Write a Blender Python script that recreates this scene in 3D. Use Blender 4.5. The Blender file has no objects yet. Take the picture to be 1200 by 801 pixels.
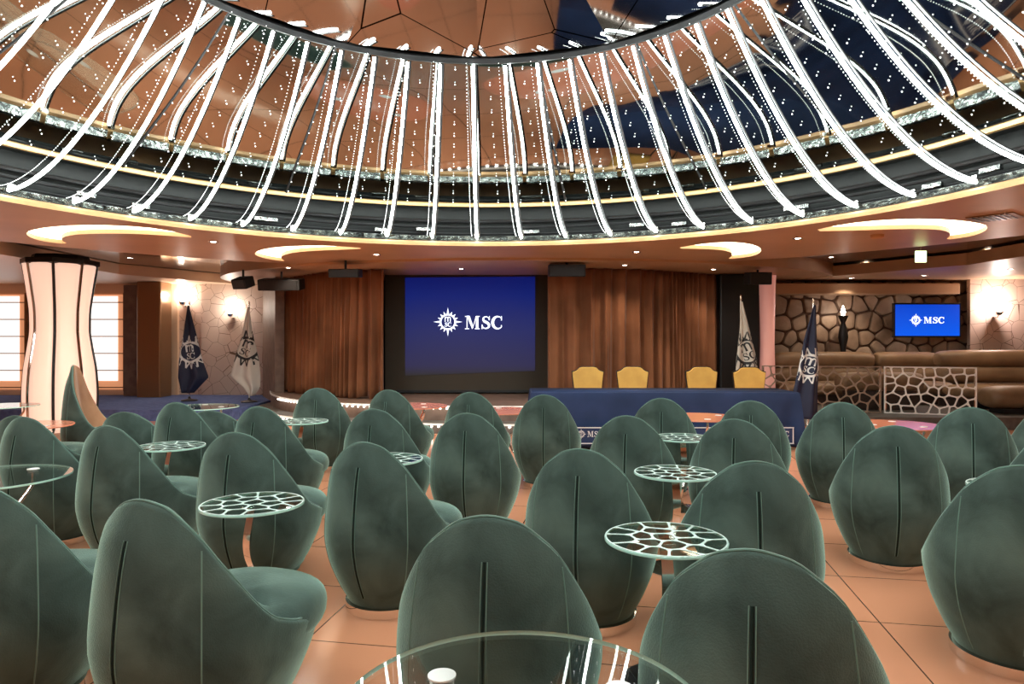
import bpy, bmesh, math, random
from mathutils import Vector, Matrix
R = math.radians
PI = math.pi
sc = bpy.context.scene
COL = sc.collection

# ------------------------------------------------------------------ camera, light, exposure
EYE, F, HX, HY = 1.45, 800.0, 600.0, 398.0
cam = bpy.data.objects.new('camera', bpy.data.cameras.new('camera'))
cam.data.lens = 24.0; cam.data.sensor_width = 36.0; cam.data.shift_y = -2.5/1200
cam.data.clip_start = 0.05; cam.data.clip_end = 100
cam.location = (0, 0, EYE); cam.rotation_euler = (PI/2, 0, 0)
COL.objects.link(cam); sc.camera = cam
w = bpy.data.worlds.new('world'); sc.world = w; w.use_nodes = True
w.node_tree.nodes['Background'].inputs[0].default_value = (1.0, .85, .75, 1)
w.node_tree.nodes['Background'].inputs[1].default_value = 0.15
sc.view_settings.view_transform = 'Standard'; sc.view_settings.look = 'None'
sc.view_settings.exposure = 0.72; sc.view_settings.gamma = 1.0
sc.view_settings.use_curve_mapping = False
sc.cycles.use_denoising = True
sc.cycles.max_bounces = 8; sc.cycles.transparent_max_bounces = 12
sc.cycles.caustics_reflective = False; sc.cycles.caustics_refractive = False
sc.cycles.sample_clamp_indirect = 6.0
TUBE_E, DOT_E, COVE_E, COLUMN_E, SHADE_E, DOWN_W = 25.0, 4.0, 3.2, 0.5, .8, 34.0
CX, CY, RR = -0.35, 4.73, 4.70        # centre and radius of the round ceiling opening
ZC = 2.75                             # ceiling soffit height

def PZ(px, py, z):
    D = (z-EYE)*F/(HY-py); return ((px-HX)*D/F, D)
def PD(px, py, D):
    return Vector(((px-HX)*D/F, D, EYE+(HY-py)*D/F))

# ------------------------------------------------------------------ materials
def mat(name, color, rough=.5, metal=0, spec=.5, emit=None, es=0, sheen=0, coat=0, nosample=False):
    m = bpy.data.materials.new(name); m.use_nodes = True
    b = m.node_tree.nodes['Principled BSDF']
    b.inputs['Base Color'].default_value = (*color, 1)
    b.inputs['Roughness'].default_value = rough; b.inputs['Metallic'].default_value = metal
    b.inputs['Specular IOR Level'].default_value = spec
    b.inputs['Coat Weight'].default_value = coat
    if sheen:
        b.inputs['Sheen Weight'].default_value = sheen; b.inputs['Sheen Roughness'].default_value = .35
    if emit:
        b.inputs['Emission Color'].default_value = (*emit, 1); b.inputs['Emission Strength'].default_value = es
    if nosample: m.cycles.emission_sampling = 'NONE'
    return m
def nodes(m): return m.node_tree.nodes, m.node_tree.links, m.node_tree.nodes['Principled BSDF']
def noisy(m, c1, c2, scale=4, detail=4, bump=0, bscale=60, lo=.35, hi=.65, dist=0, coord='Object'):
    n, l, b = nodes(m)
    tc = n.new('ShaderNodeTexCoord'); t = n.new('ShaderNodeTexNoise'); r = n.new('ShaderNodeValToRGB')
    t.inputs['Scale'].default_value = scale; t.inputs['Detail'].default_value = detail; t.inputs['Distortion'].default_value = dist
    r.color_ramp.elements[0].color = (*c1, 1); r.color_ramp.elements[1].color = (*c2, 1)
    r.color_ramp.elements[0].position = lo; r.color_ramp.elements[1].position = hi
    l.new(tc.outputs[coord], t.inputs['Vector']); l.new(t.outputs['Fac'], r.inputs[0]); l.new(r.outputs[0], b.inputs['Base Color'])
    if bump:
        t2 = n.new('ShaderNodeTexNoise'); t2.inputs['Scale'].default_value = bscale
        bp = n.new('ShaderNodeBump'); bp.inputs['Strength'].default_value = bump; bp.inputs['Distance'].default_value = .02
        l.new(tc.outputs[coord], t2.inputs['Vector']); l.new(t2.outputs['Fac'], bp.inputs['Height']); l.new(bp.outputs[0], b.inputs['Normal'])
    return m
def crackle(m, base, base2, line, scale, width, bump=0):
    n, l, b = nodes(m)
    tc = n.new('ShaderNodeTexCoord'); v = n.new('ShaderNodeTexVoronoi'); v.feature = 'DISTANCE_TO_EDGE'
    v.inputs['Scale'].default_value = scale
    r = n.new('ShaderNodeMath'); r.operation = 'LESS_THAN'; r.inputs[1].default_value = width
    ns = n.new('ShaderNodeTexNoise'); ns.inputs['Scale'].default_value = 1.3
    mx = n.new('ShaderNodeMix'); mx.data_type = 'RGBA'; mx.inputs[6].default_value = (*base, 1); mx.inputs[7].default_value = (*base2, 1)
    mix = n.new('ShaderNodeMix'); mix.data_type = 'RGBA'; mix.inputs[7].default_value = (*line, 1)
    l.new(tc.outputs['Object'], v.inputs['Vector']); l.new(tc.outputs['Object'], ns.inputs['Vector'])
    l.new(v.outputs['Distance'], r.inputs[0]); l.new(r.outputs[0], mix.inputs[0])
    l.new(ns.outputs['Fac'], mx.inputs[0]); l.new(mx.outputs[2], mix.inputs[6]); l.new(mix.outputs[2], b.inputs['Base Color'])
    return m
def thin_glass(name, tint, refl=.92, base=.045):
    m = bpy.data.materials.new(name); m.use_nodes = True
    n = m.node_tree.nodes; l = m.node_tree.links; n.clear()
    o = n.new('ShaderNodeOutputMaterial'); t = n.new('ShaderNodeBsdfTransparent'); g = n.new('ShaderNodeBsdfGlossy')
    lw = n.new('ShaderNodeLayerWeight'); lw.inputs[0].default_value = .5
    f = n.new('ShaderNodeMath'); f.operation = 'POWER'; f.inputs[1].default_value = 4.5; l.new(lw.outputs['Facing'], f.inputs[0])
    mm = n.new('ShaderNodeMath'); mm.operation = 'MULTIPLY'; mm.inputs[1].default_value = refl
    ad = n.new('ShaderNodeMath'); ad.operation = 'ADD'; ad.inputs[1].default_value = base; ad.use_clamp = True
    mx = n.new('ShaderNodeMixShader')
    t.inputs[0].default_value = (*tint, 1); g.inputs['Roughness'].default_value = .0
    l.new(f.outputs[0], mm.inputs[0]); l.new(mm.outputs[0], ad.inputs[0]); l.new(ad.outputs[0], mx.inputs[0])
    l.new(t.outputs[0], mx.inputs[1]); l.new(g.outputs[0], mx.inputs[2]); l.new(mx.outputs[0], o.inputs[0])
    return m

M = {}
M['velvet'] = noisy(mat('velvet', (.05,.11,.085), .85, spec=.2, sheen=1.0), (.018,.032,.027), (.098,.146,.124), 3.4, 7, .15, 180, .30, .76, .6)
nodes(M['velvet'])[2].inputs['Sheen Tint'].default_value = (.55,.85,.72,1)
M['velvet_lining'] = noisy(mat('velvet_lining', (.3,.15,.08), .85, spec=.2, sheen=.3), (.24,.115,.06), (.34,.18,.10), 3, 4)
M['piping'] = mat('piping', (.11,.2,.16), .8, sheen=.5)
M['seam'] = mat('seam', (.012,.02,.016), .9, spec=.1)
M['chrome'] = mat('chrome', (.86,.84,.82), .08, 1)
M['satin_steel'] = mat('satin_steel', (.8,.8,.78), .5, .6)
M['dark_metal'] = mat('dark_metal', (.03,.03,.032), .35, .6)
M['black'] = mat('black', (.008,.008,.009), .6)
M['black_gloss'] = mat('black_gloss', (.008,.008,.009), .12, coat=.2)
M['gutter_black'] = mat('gutter_black', (.012,.014,.014), .45, spec=.25)
M['tube'] = mat('tube', (.9,.95,.93), .4, emit=(.92,1.0,.96), es=TUBE_E)
M['dot'] = mat('dot', (.9,.9,.9), .4, emit=(.95,1,.97), es=DOT_E, nosample=True)
M['led_warm'] = mat('led_warm', (.9,.9,.8), .4, emit=(1,.96,.86), es=9, nosample=True)
M['mirror'] = noisy(mat('mirror', (.5,.52,.52), .03, 1), (.27,.30,.29), (.38,.40,.385), .8, 2, .02, 1.5)
M['gold'] = mat('gold', (.85,.5,.2), .35, .3)
M['soffit'] = noisy(mat('soffit', (.55,.36,.22), .42, spec=.35), (.52,.34,.21), (.59,.385,.24), 1.2, 2)
M['lip'] = mat('lip', (.6,.34,.16), .4)
M['cove'] = mat('cove', (.95,.8,.5), .5, emit=(1,.85,.60), es=COVE_E)
M['perim'] = mat('perim', (.82,.58,.40), .4)
M['curtain'] = noisy(mat('curtain', (.2,.08,.035), .8, spec=.15, sheen=.2), (.17,.066,.03), (.28,.115,.055), 1.1, 3)
M['cloth_navy'] = noisy(mat('cloth_navy', (.03,.05,.13), .8, spec=.2), (.018,.031,.078), (.025,.041,.105), 2, 3)
M['flag_navy'] = mat('flag_navy', (.012,.016,.045), .7)
M['flag_white'] = mat('flag_white', (.62,.58,.52), .75)
M['print_white'] = mat('print_white', (.7,.7,.7), .6)
M['print_black'] = mat('print_black', (.015,.015,.018), .6)
M['yellow'] = noisy(mat('yellow', (.62,.36,.08), .7), (.58,.33,.075), (.66,.39,.09), 5, 3)
M['lacquer'] = mat('lacquer', (.78,.26,.15), .12, spec=.5)
M['frost'] = mat('frost', (.62,.78,.72), .35, emit=None)
M['edge_glass'] = mat('edge_glass', (.50,.82,.72), .15, coat=.5)
M['glass'] = thin_glass('glass', (.90,.96,.93))
M['glass_plain'] = thin_glass('glass_plain', (.95,.97,.96), .95, .05)
M['glass_case'] = thin_glass('glass_case', (.97,.98,.98), .6, .02)
M['brown_wall'] = noisy(mat('brown_wall', (.19,.12,.09), .55), (.16,.1,.075), (.22,.145,.11), 6, 4)
M['bronze'] = mat('bronze', (.3,.17,.085), .3, .7)
M['blind'] = mat('blind', (.9,.75,.65), .7, emit=(1,.93,.88), es=SHADE_E)
M['blind_edge'] = mat('blind_edge', (.85,.42,.24), .7, emit=(1,.42,.2), es=.30)
M['pink_panel'] = mat('pink_panel', (.9,.62,.5), .4, emit=(1,.66,.50), es=COLUMN_E)
M['pink_dim'] = mat('pink_dim', (.8,.42,.36), .3, emit=(1,.42,.34), es=.16)
M['crackle'] = crackle(mat('crackle', (.6,.5,.4), .35), (.62,.54,.45), (.60,.42,.38), (.16,.09,.06), 3.7, .011)
M['carpet'] = noisy(mat('carpet', (.06,.08,.2), .95, spec=.1), (.085,.12,.27), (.12,.165,.36), 12, 4)
M['stone'] = noisy(mat('stone', (.3,.2,.13), .6), (.27,.18,.125), (.48,.34,.24), 2.2, 5, .35, 30)
M['mortar'] = mat('mortar', (.11,.06,.04), .9)
M['leather'] = noisy(mat('leather', (.25,.15,.08), .5), (.20,.115,.06), (.30,.185,.10), 2, 3)
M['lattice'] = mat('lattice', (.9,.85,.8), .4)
M['lattice_dim'] = mat('lattice_dim', (.32,.22,.16), .4)  # darker copy of lattice: dimness of the left stretch put into the colour
M['white'] = mat('white', (.8,.78,.75), .5)
M['grey_step'] = noisy(mat('grey_step', (.1,.09,.08), .5), (.085,.075,.065), (.13,.115,.1), 8, 3)
M['screen_fabric'] = mat('screen_fabric', (.045,.032,.02), .7)
M['logo_light'] = mat('logo_light', (.9,.9,.95), .5, emit=(.78,.86,1), es=.95, nosample=True)
M['bulb'] = mat('bulb', (1,.95,.85), .4, emit=(1,.9,.78), es=22)
M['exit_light'] = mat('exit_light', (.8,.95,.6), .4, emit=(.75,1,.5), es=2.2)
M['steel_foil'] = noisy(mat('steel_foil', (.6,.62,.6), .2, 1), (.12,.13,.13), (.55,.57,.55), 14, 5, 1.0, 22)

def floor_mat():
    m = mat('terracotta_tile', (.7,.3,.15), .16, spec=.5); n, l, b = nodes(m)
    tc = n.new('ShaderNodeTexCoord'); mp = n.new('ShaderNodeMapping'); mp.inputs['Rotation'].default_value = (0,0,R(10))
    mp.inputs['Location'].default_value = (.15,.42,0)
    br = n.new('ShaderNodeTexBrick'); br.offset = 0; br.inputs['Scale'].default_value = 1
    br.inputs['Brick Width'].default_value = .7; br.inputs['Row Height'].default_value = .7
    br.inputs['Mortar Size'].default_value = .004; br.inputs['Mortar Smooth'].default_value = .1
    br.inputs['Color1'].default_value = (.78,.34,.19,1); br.inputs['Color2'].default_value = (.73,.31,.17,1)
    br.inputs['Mortar'].default_value = (.10,.05,.03,1)
    l.new(tc.outputs['Object'], mp.inputs['Vector']); l.new(mp.outputs[0], br.inputs['Vector']); l.new(br.outputs['Color'], b.inputs['Base Color'])
    return m
M['floor'] = floor_mat()
def plank_mat():
    m = mat('dark_plank', (.06,.04,.035), .14, spec=.6, coat=.5); n, l, b = nodes(m)
    tc = n.new('ShaderNodeTexCoord'); mp = n.new('ShaderNodeMapping'); mp.inputs['Rotation'].default_value = (0,0,R(25))
    br = n.new('ShaderNodeTexBrick'); br.offset = 0; br.inputs['Scale'].default_value = 1
    br.inputs['Brick Width'].default_value = 6; br.inputs['Row Height'].default_value = .18
    br.inputs['Mortar Size'].default_value = .008
    br.inputs['Color1'].default_value = (.085,.055,.045,1); br.inputs['Color2'].default_value = (.065,.045,.04,1); br.inputs['Mortar'].default_value = (.01,.008,.007,1)
    l.new(tc.outputs['Object'], mp.inputs['Vector']); l.new(mp.outputs[0], br.inputs['Vector']); l.new(br.outputs['Color'], b.inputs['Base Color'])
    return m
M['plank'] = plank_mat()
def facet_mat():
    m = mat('facet_mirror', (.5,.5,.5), .05, 1); n, l, b = nodes(m)
    tc = n.new('ShaderNodeTexCoord'); v = n.new('ShaderNodeTexVoronoi'); v.feature = 'DISTANCE_TO_EDGE'; v.inputs['Scale'].default_value = 1.15
    r = n.new('ShaderNodeMath'); r.operation = 'LESS_THAN'; r.inputs[1].default_value = .007
    mix = n.new('ShaderNodeMix'); mix.data_type = 'RGBA'; mix.inputs[6].default_value = (.30,.31,.31,1); mix.inputs[7].default_value = (.01,.008,.008,1)
    l.new(tc.outputs['Object'], v.inputs['Vector']); l.new(v.outputs['Distance'], r.inputs[0]); l.new(r.outputs[0], mix.inputs[0]); l.new(mix.outputs[2], b.inputs['Base Color'])
    return m
M['facet'] = facet_mat()
def screen_mat(name, stops, strength, angle):
    m = mat(name, (.006,.006,.008), .5, spec=.15); n, l, b = nodes(m)
    tc = n.new('ShaderNodeTexCoord'); mp = n.new('ShaderNodeMapping'); g = n.new('ShaderNodeSeparateXYZ'); r = n.new('ShaderNodeValToRGB')
    mp.inputs['Rotation'].default_value = (0, R(angle), 0)
    l.new(tc.outputs['Generated'], mp.inputs['Vector']); l.new(mp.outputs[0], g.inputs[0]); l.new(g.outputs['Z'], r.inputs[0])
    e = r.color_ramp.elements
    while len(e) < len(stops): e.new(.5)
    for k, (p, c) in enumerate(stops): e[k].position = p; e[k].color = (*c, 1)
    l.new(r.outputs[0], b.inputs['Emission Color']); b.inputs['Emission Strength'].default_value = strength
    return m
M['projection'] = screen_mat('projection', [(0,(.03,.024,.02)),(.1,(.03,.026,.075)),(.45,(.02,.024,.12)),(.8,(.005,.014,.15)),(1,(.003,.007,.11))], .62, 0)
M['tv_blue'] = screen_mat('tv_blue', [(0,(.0,.075,.60)),(1,(.0,.04,.42))], .9, 0)

# ------------------------------------------------------------------ mesh helpers
class MB:
    def __init__(s): s.v = []; s.f = []; s.m = []
    def add(s, verts, faces, mi=0):
        o = len(s.v); s.v += [tuple(v) for v in verts]; s.f += [tuple(i+o for i in f) for f in faces]; s.m += [mi]*len(faces)
    def box(s, c, d, mi=0, rz=0):
        x, y, z = d[0]/2, d[1]/2, d[2]/2; q = Matrix.Rotation(rz, 3, 'Z')
        vs = [Vector(c)+q@Vector((sx*x, sy*y, sz*z)) for sx in (-1,1) for sy in (-1,1) for sz in (-1,1)]
        s.add(vs, [(0,1,3,2),(4,6,7,5),(0,4,5,1),(2,3,7,6),(0,2,6,4),(1,5,7,3)], mi)
    def tube(s, pts, r, n=8, mi=0, closed=False):
        pts = [Vector(p) for p in pts]; rings = []; N = len(pts); up = Vector((0,0,1)); prev = None
        for i, p in enumerate(pts):
            a = pts[i-1] if (i or closed) else p; b = pts[(i+1) % N] if (i < N-1 or closed) else p
            t = (b-a).normalized()
            if prev is None:
                u = t.cross(up)
                if u.length < .05: u = t.cross(Vector((1,0,0)))
                u.normalize()
            else:
                u = (prev - t*prev.dot(t)).normalized()
            prev = u; w_ = t.cross(u); rr = r[i] if isinstance(r, (list, tuple)) else r
            rings.append([p+(u*math.cos(2*PI*k/n)+w_*math.sin(2*PI*k/n))*rr for k in range(n)])
        f = []
        for i in range(N if closed else N-1):
            for k in range(n):
                j = (i+1) % N
                f.append((i*n+k, i*n+(k+1)%n, j*n+(k+1)%n, j*n+k))
        if not closed: f += [tuple(range(n))[::-1], tuple((N-1)*n+k for k in range(n))]
        s.add([v for g in rings for v in g], f, mi)
    def ribbon(s, pts, side, w_, th, mi=0):
        side = Vector(side).normalized(); pts = [Vector(p) for p in pts]; V = []; N = len(pts)
        for i, p in enumerate(pts):
            t = (pts[min(i+1, N-1)]-pts[max(i-1, 0)]).normalized(); n_ = t.cross(side).normalized()
            ww = w_[i] if isinstance(w_, list) else w_
            V += [p+side*a*ww/2+n_*b*th/2 for a, b in ((-1,-1),(1,-1),(1,1),(-1,1))]
        f = [(i*4+k, i*4+(k+1)%4, i*4+4+(k+1)%4, i*4+4+k) for i in range(N-1) for k in range(4)]
        f += [(3,2,1,0), tuple((N-1)*4+k for k in range(4))]
        s.add(V, f, mi)
    def lathe(s, prof, c=(0,0,0), n=48, mi=0, mis=None, sx=1, sy=1):
        V = []; f = []; cx, cy, cz = c; N = len(prof)
        for (r, z) in prof:
            V += [(cx+r*sx*math.cos(2*PI*k/n), cy+r*sy*math.sin(2*PI*k/n), cz+z) for k in range(n)]
        o = len(s.f)
        for i in range(N-1):
            for k in range(n):
                f.append((i*n+k, i*n+(k+1)%n, (i+1)*n+(k+1)%n, (i+1)*n+k))
        s.add(V, f, mi)
        if mis:
            for i in range(N-1):
                for k in range(n): s.m[o+i*n+k] = mis[i]
    def cap_lathe(s, prof, **k):
        s.lathe([(0.0001, prof[0][1])]+prof+[(0.0001, prof[-1][1])], **k)
    def obj(s, name, ms, parent=None, smooth=False, bevel=0):
        me = bpy.data.meshes.new(name); me.from_pydata(s.v, [], s.f)
        if not isinstance(ms, (list, tuple)): ms = [ms]
        for m in ms: me.materials.append(M[m] if isinstance(m, str) else m)
        for p, i in zip(me.polygons, s.m): p.material_index = i; p.use_smooth = smooth
        bm = bmesh.new(); bm.from_mesh(me); bmesh.ops.remove_doubles(bm, verts=bm.verts, dist=1e-5)
        bmesh.ops.recalc_face_normals(bm, faces=bm.faces); bm.to_mesh(me); bm.free()
        o = bpy.data.objects.new(name, me); COL.objects.link(o)
        if parent is not None: o.parent = parent
        if bevel:
            b = o.modifiers.new('bevel', 'BEVEL'); b.width = bevel; b.segments = 3; b.limit_method = 'ANGLE'
        if smooth:
            try: me.set_sharp_from_angle(angle=R(40))
            except Exception: pass
        return o
def empty(name, loc, rz=0):
    o = bpy.data.objects.new(name, None); o.location = loc; o.rotation_euler = (0,0,rz); o.empty_display_size = .1
    COL.objects.link(o); return o
def tag(o, label=None, cat=None, group=None, kind=None):
    if label: o['label'] = label
    if cat: o['category'] = cat
    if group: o['group'] = group
    if kind: o['kind'] = kind
    return o
def struct(o, label=None): return tag(o, label, None, None, 'structure')
ALLTREE = {}
def kids(o): return [c for c in ALLTREE.get(o.name, [])]
def reg(root):                                       # remembers a thing's children so that copying needs no scene update
    for c in bpy.data.objects:
        if c.parent: ALLTREE.setdefault(c.parent.name, [])
    def walk(o):
        L = [c for c in bpy.data.objects if c.parent == o]; ALLTREE[o.name] = L
        for c in L: walk(c)
    walk(root)
def dup(o, parent=None):
    c = o.copy(); COL.objects.link(c)
    if parent is not None: c.parent = parent
    for ch in kids(o): dup(ch, c)
    return c
def light(kind, loc, energy, color, size=.1, rot=(0,0,0), spot=None, size_y=None, parent=None, name='lamp_light'):
    d = bpy.data.lights.new(name, kind); d.energy = energy; d.color = color
    if kind == 'AREA':
        d.size = size
        if size_y: d.shape = 'RECTANGLE'; d.size_y = size_y
    else: d.shadow_soft_size = size
    if spot: d.spot_size = spot; d.spot_blend = .7
    o = bpy.data.objects.new(name, d); o.location = loc; o.rotation_euler = rot; COL.objects.link(o)
    if parent: o.parent = parent
    return o
def lerp(tbl, x):
    for (a, va), (b, vb) in zip(tbl, tbl[1:]):
        if x <= b:
            t = 0 if b == a else max(0, (x-a)/(b-a)); return va+(vb-va)*t
    return tbl[-1][1]
def smooth_tbl(tbl, x):
    xs = [t[0] for t in tbl]; ys = [t[1] for t in tbl]; n = len(xs)
    if x <= xs[0]: return ys[0]
    if x >= xs[-1]: return ys[-1]
    i = max(k for k in range(n-1) if xs[k] <= x)
    def m(k):
        if k == 0 or k == n-1: return 0 if k == 0 else (ys[k]-ys[k-1])/(xs[k]-xs[k-1])*.5
        a = (ys[k]-ys[k-1])/(xs[k]-xs[k-1]); b = (ys[k+1]-ys[k])/(xs[k+1]-xs[k])
        return 0 if a*b <= 0 else 2*a*b/(a+b)
    h = xs[i+1]-xs[i]; t = (x-xs[i])/h
    return (2*t**3-3*t*t+1)*ys[i]+(t**3-2*t*t+t)*h*m(i)+(-2*t**3+3*t*t)*ys[i+1]+(t**3-t*t)*h*m(i+1)
def clip(poly, nx, ny, d):                            # keep nx*x+ny*y <= d
    out = []; n = len(poly)
    for i in range(n):
        a = poly[i]; b = poly[(i+1) % n]; da = nx*a[0]+ny*a[1]-d; db = nx*b[0]+ny*b[1]-d
        if da <= 0: out.append(a)
        if da*db < 0:
            t = da/(da-db); out.append((a[0]+(b[0]-a[0])*t, a[1]+(b[1]-a[1])*t))
    return out
def chaikin(p, k=1, q=.25):
    for _ in range(k):
        o = []
        for i in range(len(p)):
            a = p[i]; b = p[(i+1) % len(p)]
            o += [(a[0]*(1-q)+b[0]*q, a[1]*(1-q)+b[1]*q), (a[0]*q+b[0]*(1-q), a[1]*q+b[1]*(1-q))]
        p = o
    return p
def cells(seeds, bound, gap):
    out = []
    for i, s_ in enumerate(seeds):
        p = bound
        for j, t in enumerate(seeds):
            if i == j: continue
            dx, dy = t[0]-s_[0], t[1]-s_[1]; L = math.hypot(dx, dy)
            if L < 1e-6: continue
            nx, ny = dx/L, dy/L; d = nx*(s_[0]+t[0])/2+ny*(s_[1]+t[1])/2-gap/2
            p = clip(p, nx, ny, d)
            if len(p) < 3: break
        if len(p) >= 3:
            ar = sum(p[k][0]*p[(k+1)%len(p)][1]-p[(k+1)%len(p)][0]*p[k][1] for k in range(len(p)))/2
            if abs(ar) > gap*gap: out.append(p)
    return out
def seeds_rect(w_, h_, step, rnd, jit=.38):
    out = []; ny = max(1, round(h_/step)); nx = max(1, round(w_/step))
    for j in range(ny):
        for i in range(nx):
            out.append(((i+.5+(.25 if j % 2 else -.25)+rnd.uniform(-jit, jit))*w_/nx, (j+.5+rnd.uniform(-jit, jit))*h_/ny))
    return out
def holed(outer, holes, th, plane='XZ', mode='plate'):
    """flat plate with holes, thickness th (geometry in XZ facing -Y, or XY)"""
    bm = bmesh.new(); E = []
    for loop in [outer]+holes:
        vs = [bm.verts.new((p[0], 0, p[1]) if plane == 'XZ' else (p[0], p[1], 0)) for p in loop]
        for i in range(len(vs)): E.append(bm.edges.new((vs[i], vs[(i+1) % len(vs)])))
    bmesh.ops.triangle_fill(bm, use_beauty=True, use_dissolve=False, edges=E)
    if th:
        r = bmesh.ops.extrude_face_region(bm, geom=bm.faces[:])
        nv = [g for g in r['geom'] if isinstance(g, bmesh.types.BMVert)]
        for v in nv:
            if plane == 'XZ': v.co.y += th
            else: v.co.z += th
        bmesh.ops.recalc_face_normals(bm, faces=bm.faces)
    return bm
def bmobj(bm, name, m, parent=None, smooth=False):
    me = bpy.data.meshes.new(name); bm.to_mesh(me); bm.free(); me.materials.append(M[m] if isinstance(m, str) else m)
    for p in me.polygons: p.use_smooth = smooth
    o = bpy.data.objects.new(name, me); COL.objects.link(o)
    if parent is not None: o.parent = parent
    return o

# ------------------------------------------------------------------ lettering
def stroke(pts, wd):
    """variable width stroke as quads in 2-D"""
    out = []; n = len(pts); L = []
    for i, p in enumerate(pts):
        a = pts[max(i-1, 0)]; b = pts[min(i+1, n-1)]; tx, ty = b[0]-a[0], b[1]-a[1]; l_ = math.hypot(tx, ty) or 1
        ww = (wd[i] if isinstance(wd, list) else wd)/2
        L.append(((p[0]-ty/l_*ww, p[1]+tx/l_*ww), (p[0]+ty/l_*ww, p[1]-tx/l_*ww)))
    for a, b in zip(L, L[1:]): out.append([a[0], a[1], b[1], b[0]])
    return out
def arc(cx, cy, rx, ry, a0, a1, n=16): return [(cx+rx*math.cos(R(a0+(a1-a0)*i/n)), cy+ry*math.sin(R(a0+(a1-a0)*i/n))) for i in range(n+1)]
def glyph(ch):
    """serif capitals in a unit-high box, returns (polygons, advance)"""
    if ch == 'M':
        return ([[(.0,0),(.3,0),(.3,.06),(0,.06)], [(.12,.06),(.18,.06),(.18,.94),(.12,.94)], [(0,.94),(.32,.94),(.34,1),(0,1)],
                 [(.12,1),(.34,1),(.60,.2),(.52,0)], [(.52,0),(.60,.2),(.84,1),(.76,.94)], [(.78,.06),(.95,.06),(.95,.94),(.78,.94)],
                 [(.70,0),(1.05,0),(1.05,.06),(.70,.06)], [(.76,.94),(1.05,.94),(1.05,1),(.78,1)]], 1.12)
    if ch == 'C':
        p = arc(.44, .5, .37, .46, 48, 312, 26); w_ = [.06+.15*max(0,math.sin(PI*i/26))**1.5 for i in range(27)]
        return (stroke(p, w_)+[[(.66,.66),(.73,.66),(.73,1.0),(.68,1.0)], [(.66,.30),(.72,.32),(.74,.18),(.66,.12)]], .84)
    if ch == 'S':
        p = [(.56,.74),(.5,.87),(.38,.95),(.25,.94),(.14,.85),(.13,.72),(.2,.61),(.34,.53),(.46,.45),(.54,.35),(.54,.2),(.46,.1),(.32,.05),(.18,.08),(.09,.17),(.05,.28)]
        w_ = [.06,.07,.08,.09,.12,.15,.18,.2,.2,.18,.15,.12,.09,.08,.07,.06]
        return (stroke(p, w_)+[[(.53,.68),(.59,.68),(.60,1),(.55,1)], [(.02,0),(.07,0),(.08,.34),(.02,.34)]], .68)
    if ch == 'm':
        return ([[(0,0),(.13,0),(.13,.7),(0,.7)]]+stroke([(.1,.5)]+arc(.29,.45,.16,.19,150,0,8)+[(.45,0)], .13)+stroke([(.47,.5)]+arc(.63,.45,.16,.19,150,0,8)+[(.79,0)], .13), .9)
    return ([], .4)
def word(txt, h, gap=.05):
    out = []; x = 0
    for ch in txt:
        g, a = glyph(ch); out += [[((p[0]+x)*h, p[1]*h) for p in q] for q in g]; x += a+gap
    return out, (x-gap)*h
def sun(r, long4=False, fill_disc=False, outline=False):
    """sixteen-rayed sun round a ring with m over sc"""
    out = []
    for i in range(36): 
        a, b = 2*PI*i/36, 2*PI*(i+1)/36
        ri = .53 if outline else .56; out.append([(ri*math.cos(a),ri*math.sin(a)),(.66*math.cos(a),.66*math.sin(a)),(.66*math.cos(b),.66*math.sin(b)),(ri*math.cos(b),ri*math.sin(b))])
    for i in range(16):
        a = 2*PI*i/16; t = 1.0 if not long4 else (1.25 if i % 4 == 0 else .95); hw = .175
        c, s_ = math.cos(a), math.sin(a)
        A = ((.64*c+hw*-s_*.62), (.64*s_+hw*c*.62)); B = ((.64*c-hw*-s_*.62), (.64*s_-hw*c*.62)); T = (t*c, t*s_)
        if outline:
            out += stroke([A, T], .075)+stroke([T, B], .075)
        else: out.append([B, T, A])
    g, a = word('m', .62); out += [[(p[0]-a/2, p[1]+.02) for p in q] for q in g]
    g, a = word('SC', .38); out += [[(p[0]-a/2+.02, p[1]-.42) for p in q] for q in g]
    return [[(p[0]*r, p[1]*r) for p in q] for q in out]
def polys_obj(polys, fn, name, m, parent, th=.003):
    """polygons mapped by fn(x,y)->Vector, given a small thickness towards -Y"""
    b = MB()
    for q in polys:
        n = len(q); V = [fn(*p) for p in q]; W = [v+Vector((0,-th,0)) for v in V]
        b.add(V+W, [tuple(range(n))[::-1], tuple(range(n, 2*n))]+[(i, (i+1) % n, n+(i+1) % n, n+i) for i in range(n)])
    return b.obj(name, m, parent)

# ================================================================== ROOM SHELL
b = MB(); b.box((0, 6, -.05), (30, 26, .1)); struct(b.obj('floor', 'floor'))
XL, XR, YB, YF = -13.0, 13.0, -5.0, 17.0
def circ(cx, cy, r, n): return [(cx+r*math.cos(2*PI*i/n), cy+r*math.sin(2*PI*i/n)) for i in range(n)]
RO = 7.7
bm = holed([(XL,YB),(XR,YB),(XR,YF),(XL,YF)], [circ(CX, CY, RO-.15, 96)], .1, 'XY')
o = bmobj(bm, 'ceiling', 'plank'); o.location.z = 2.93; struct(o)
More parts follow.
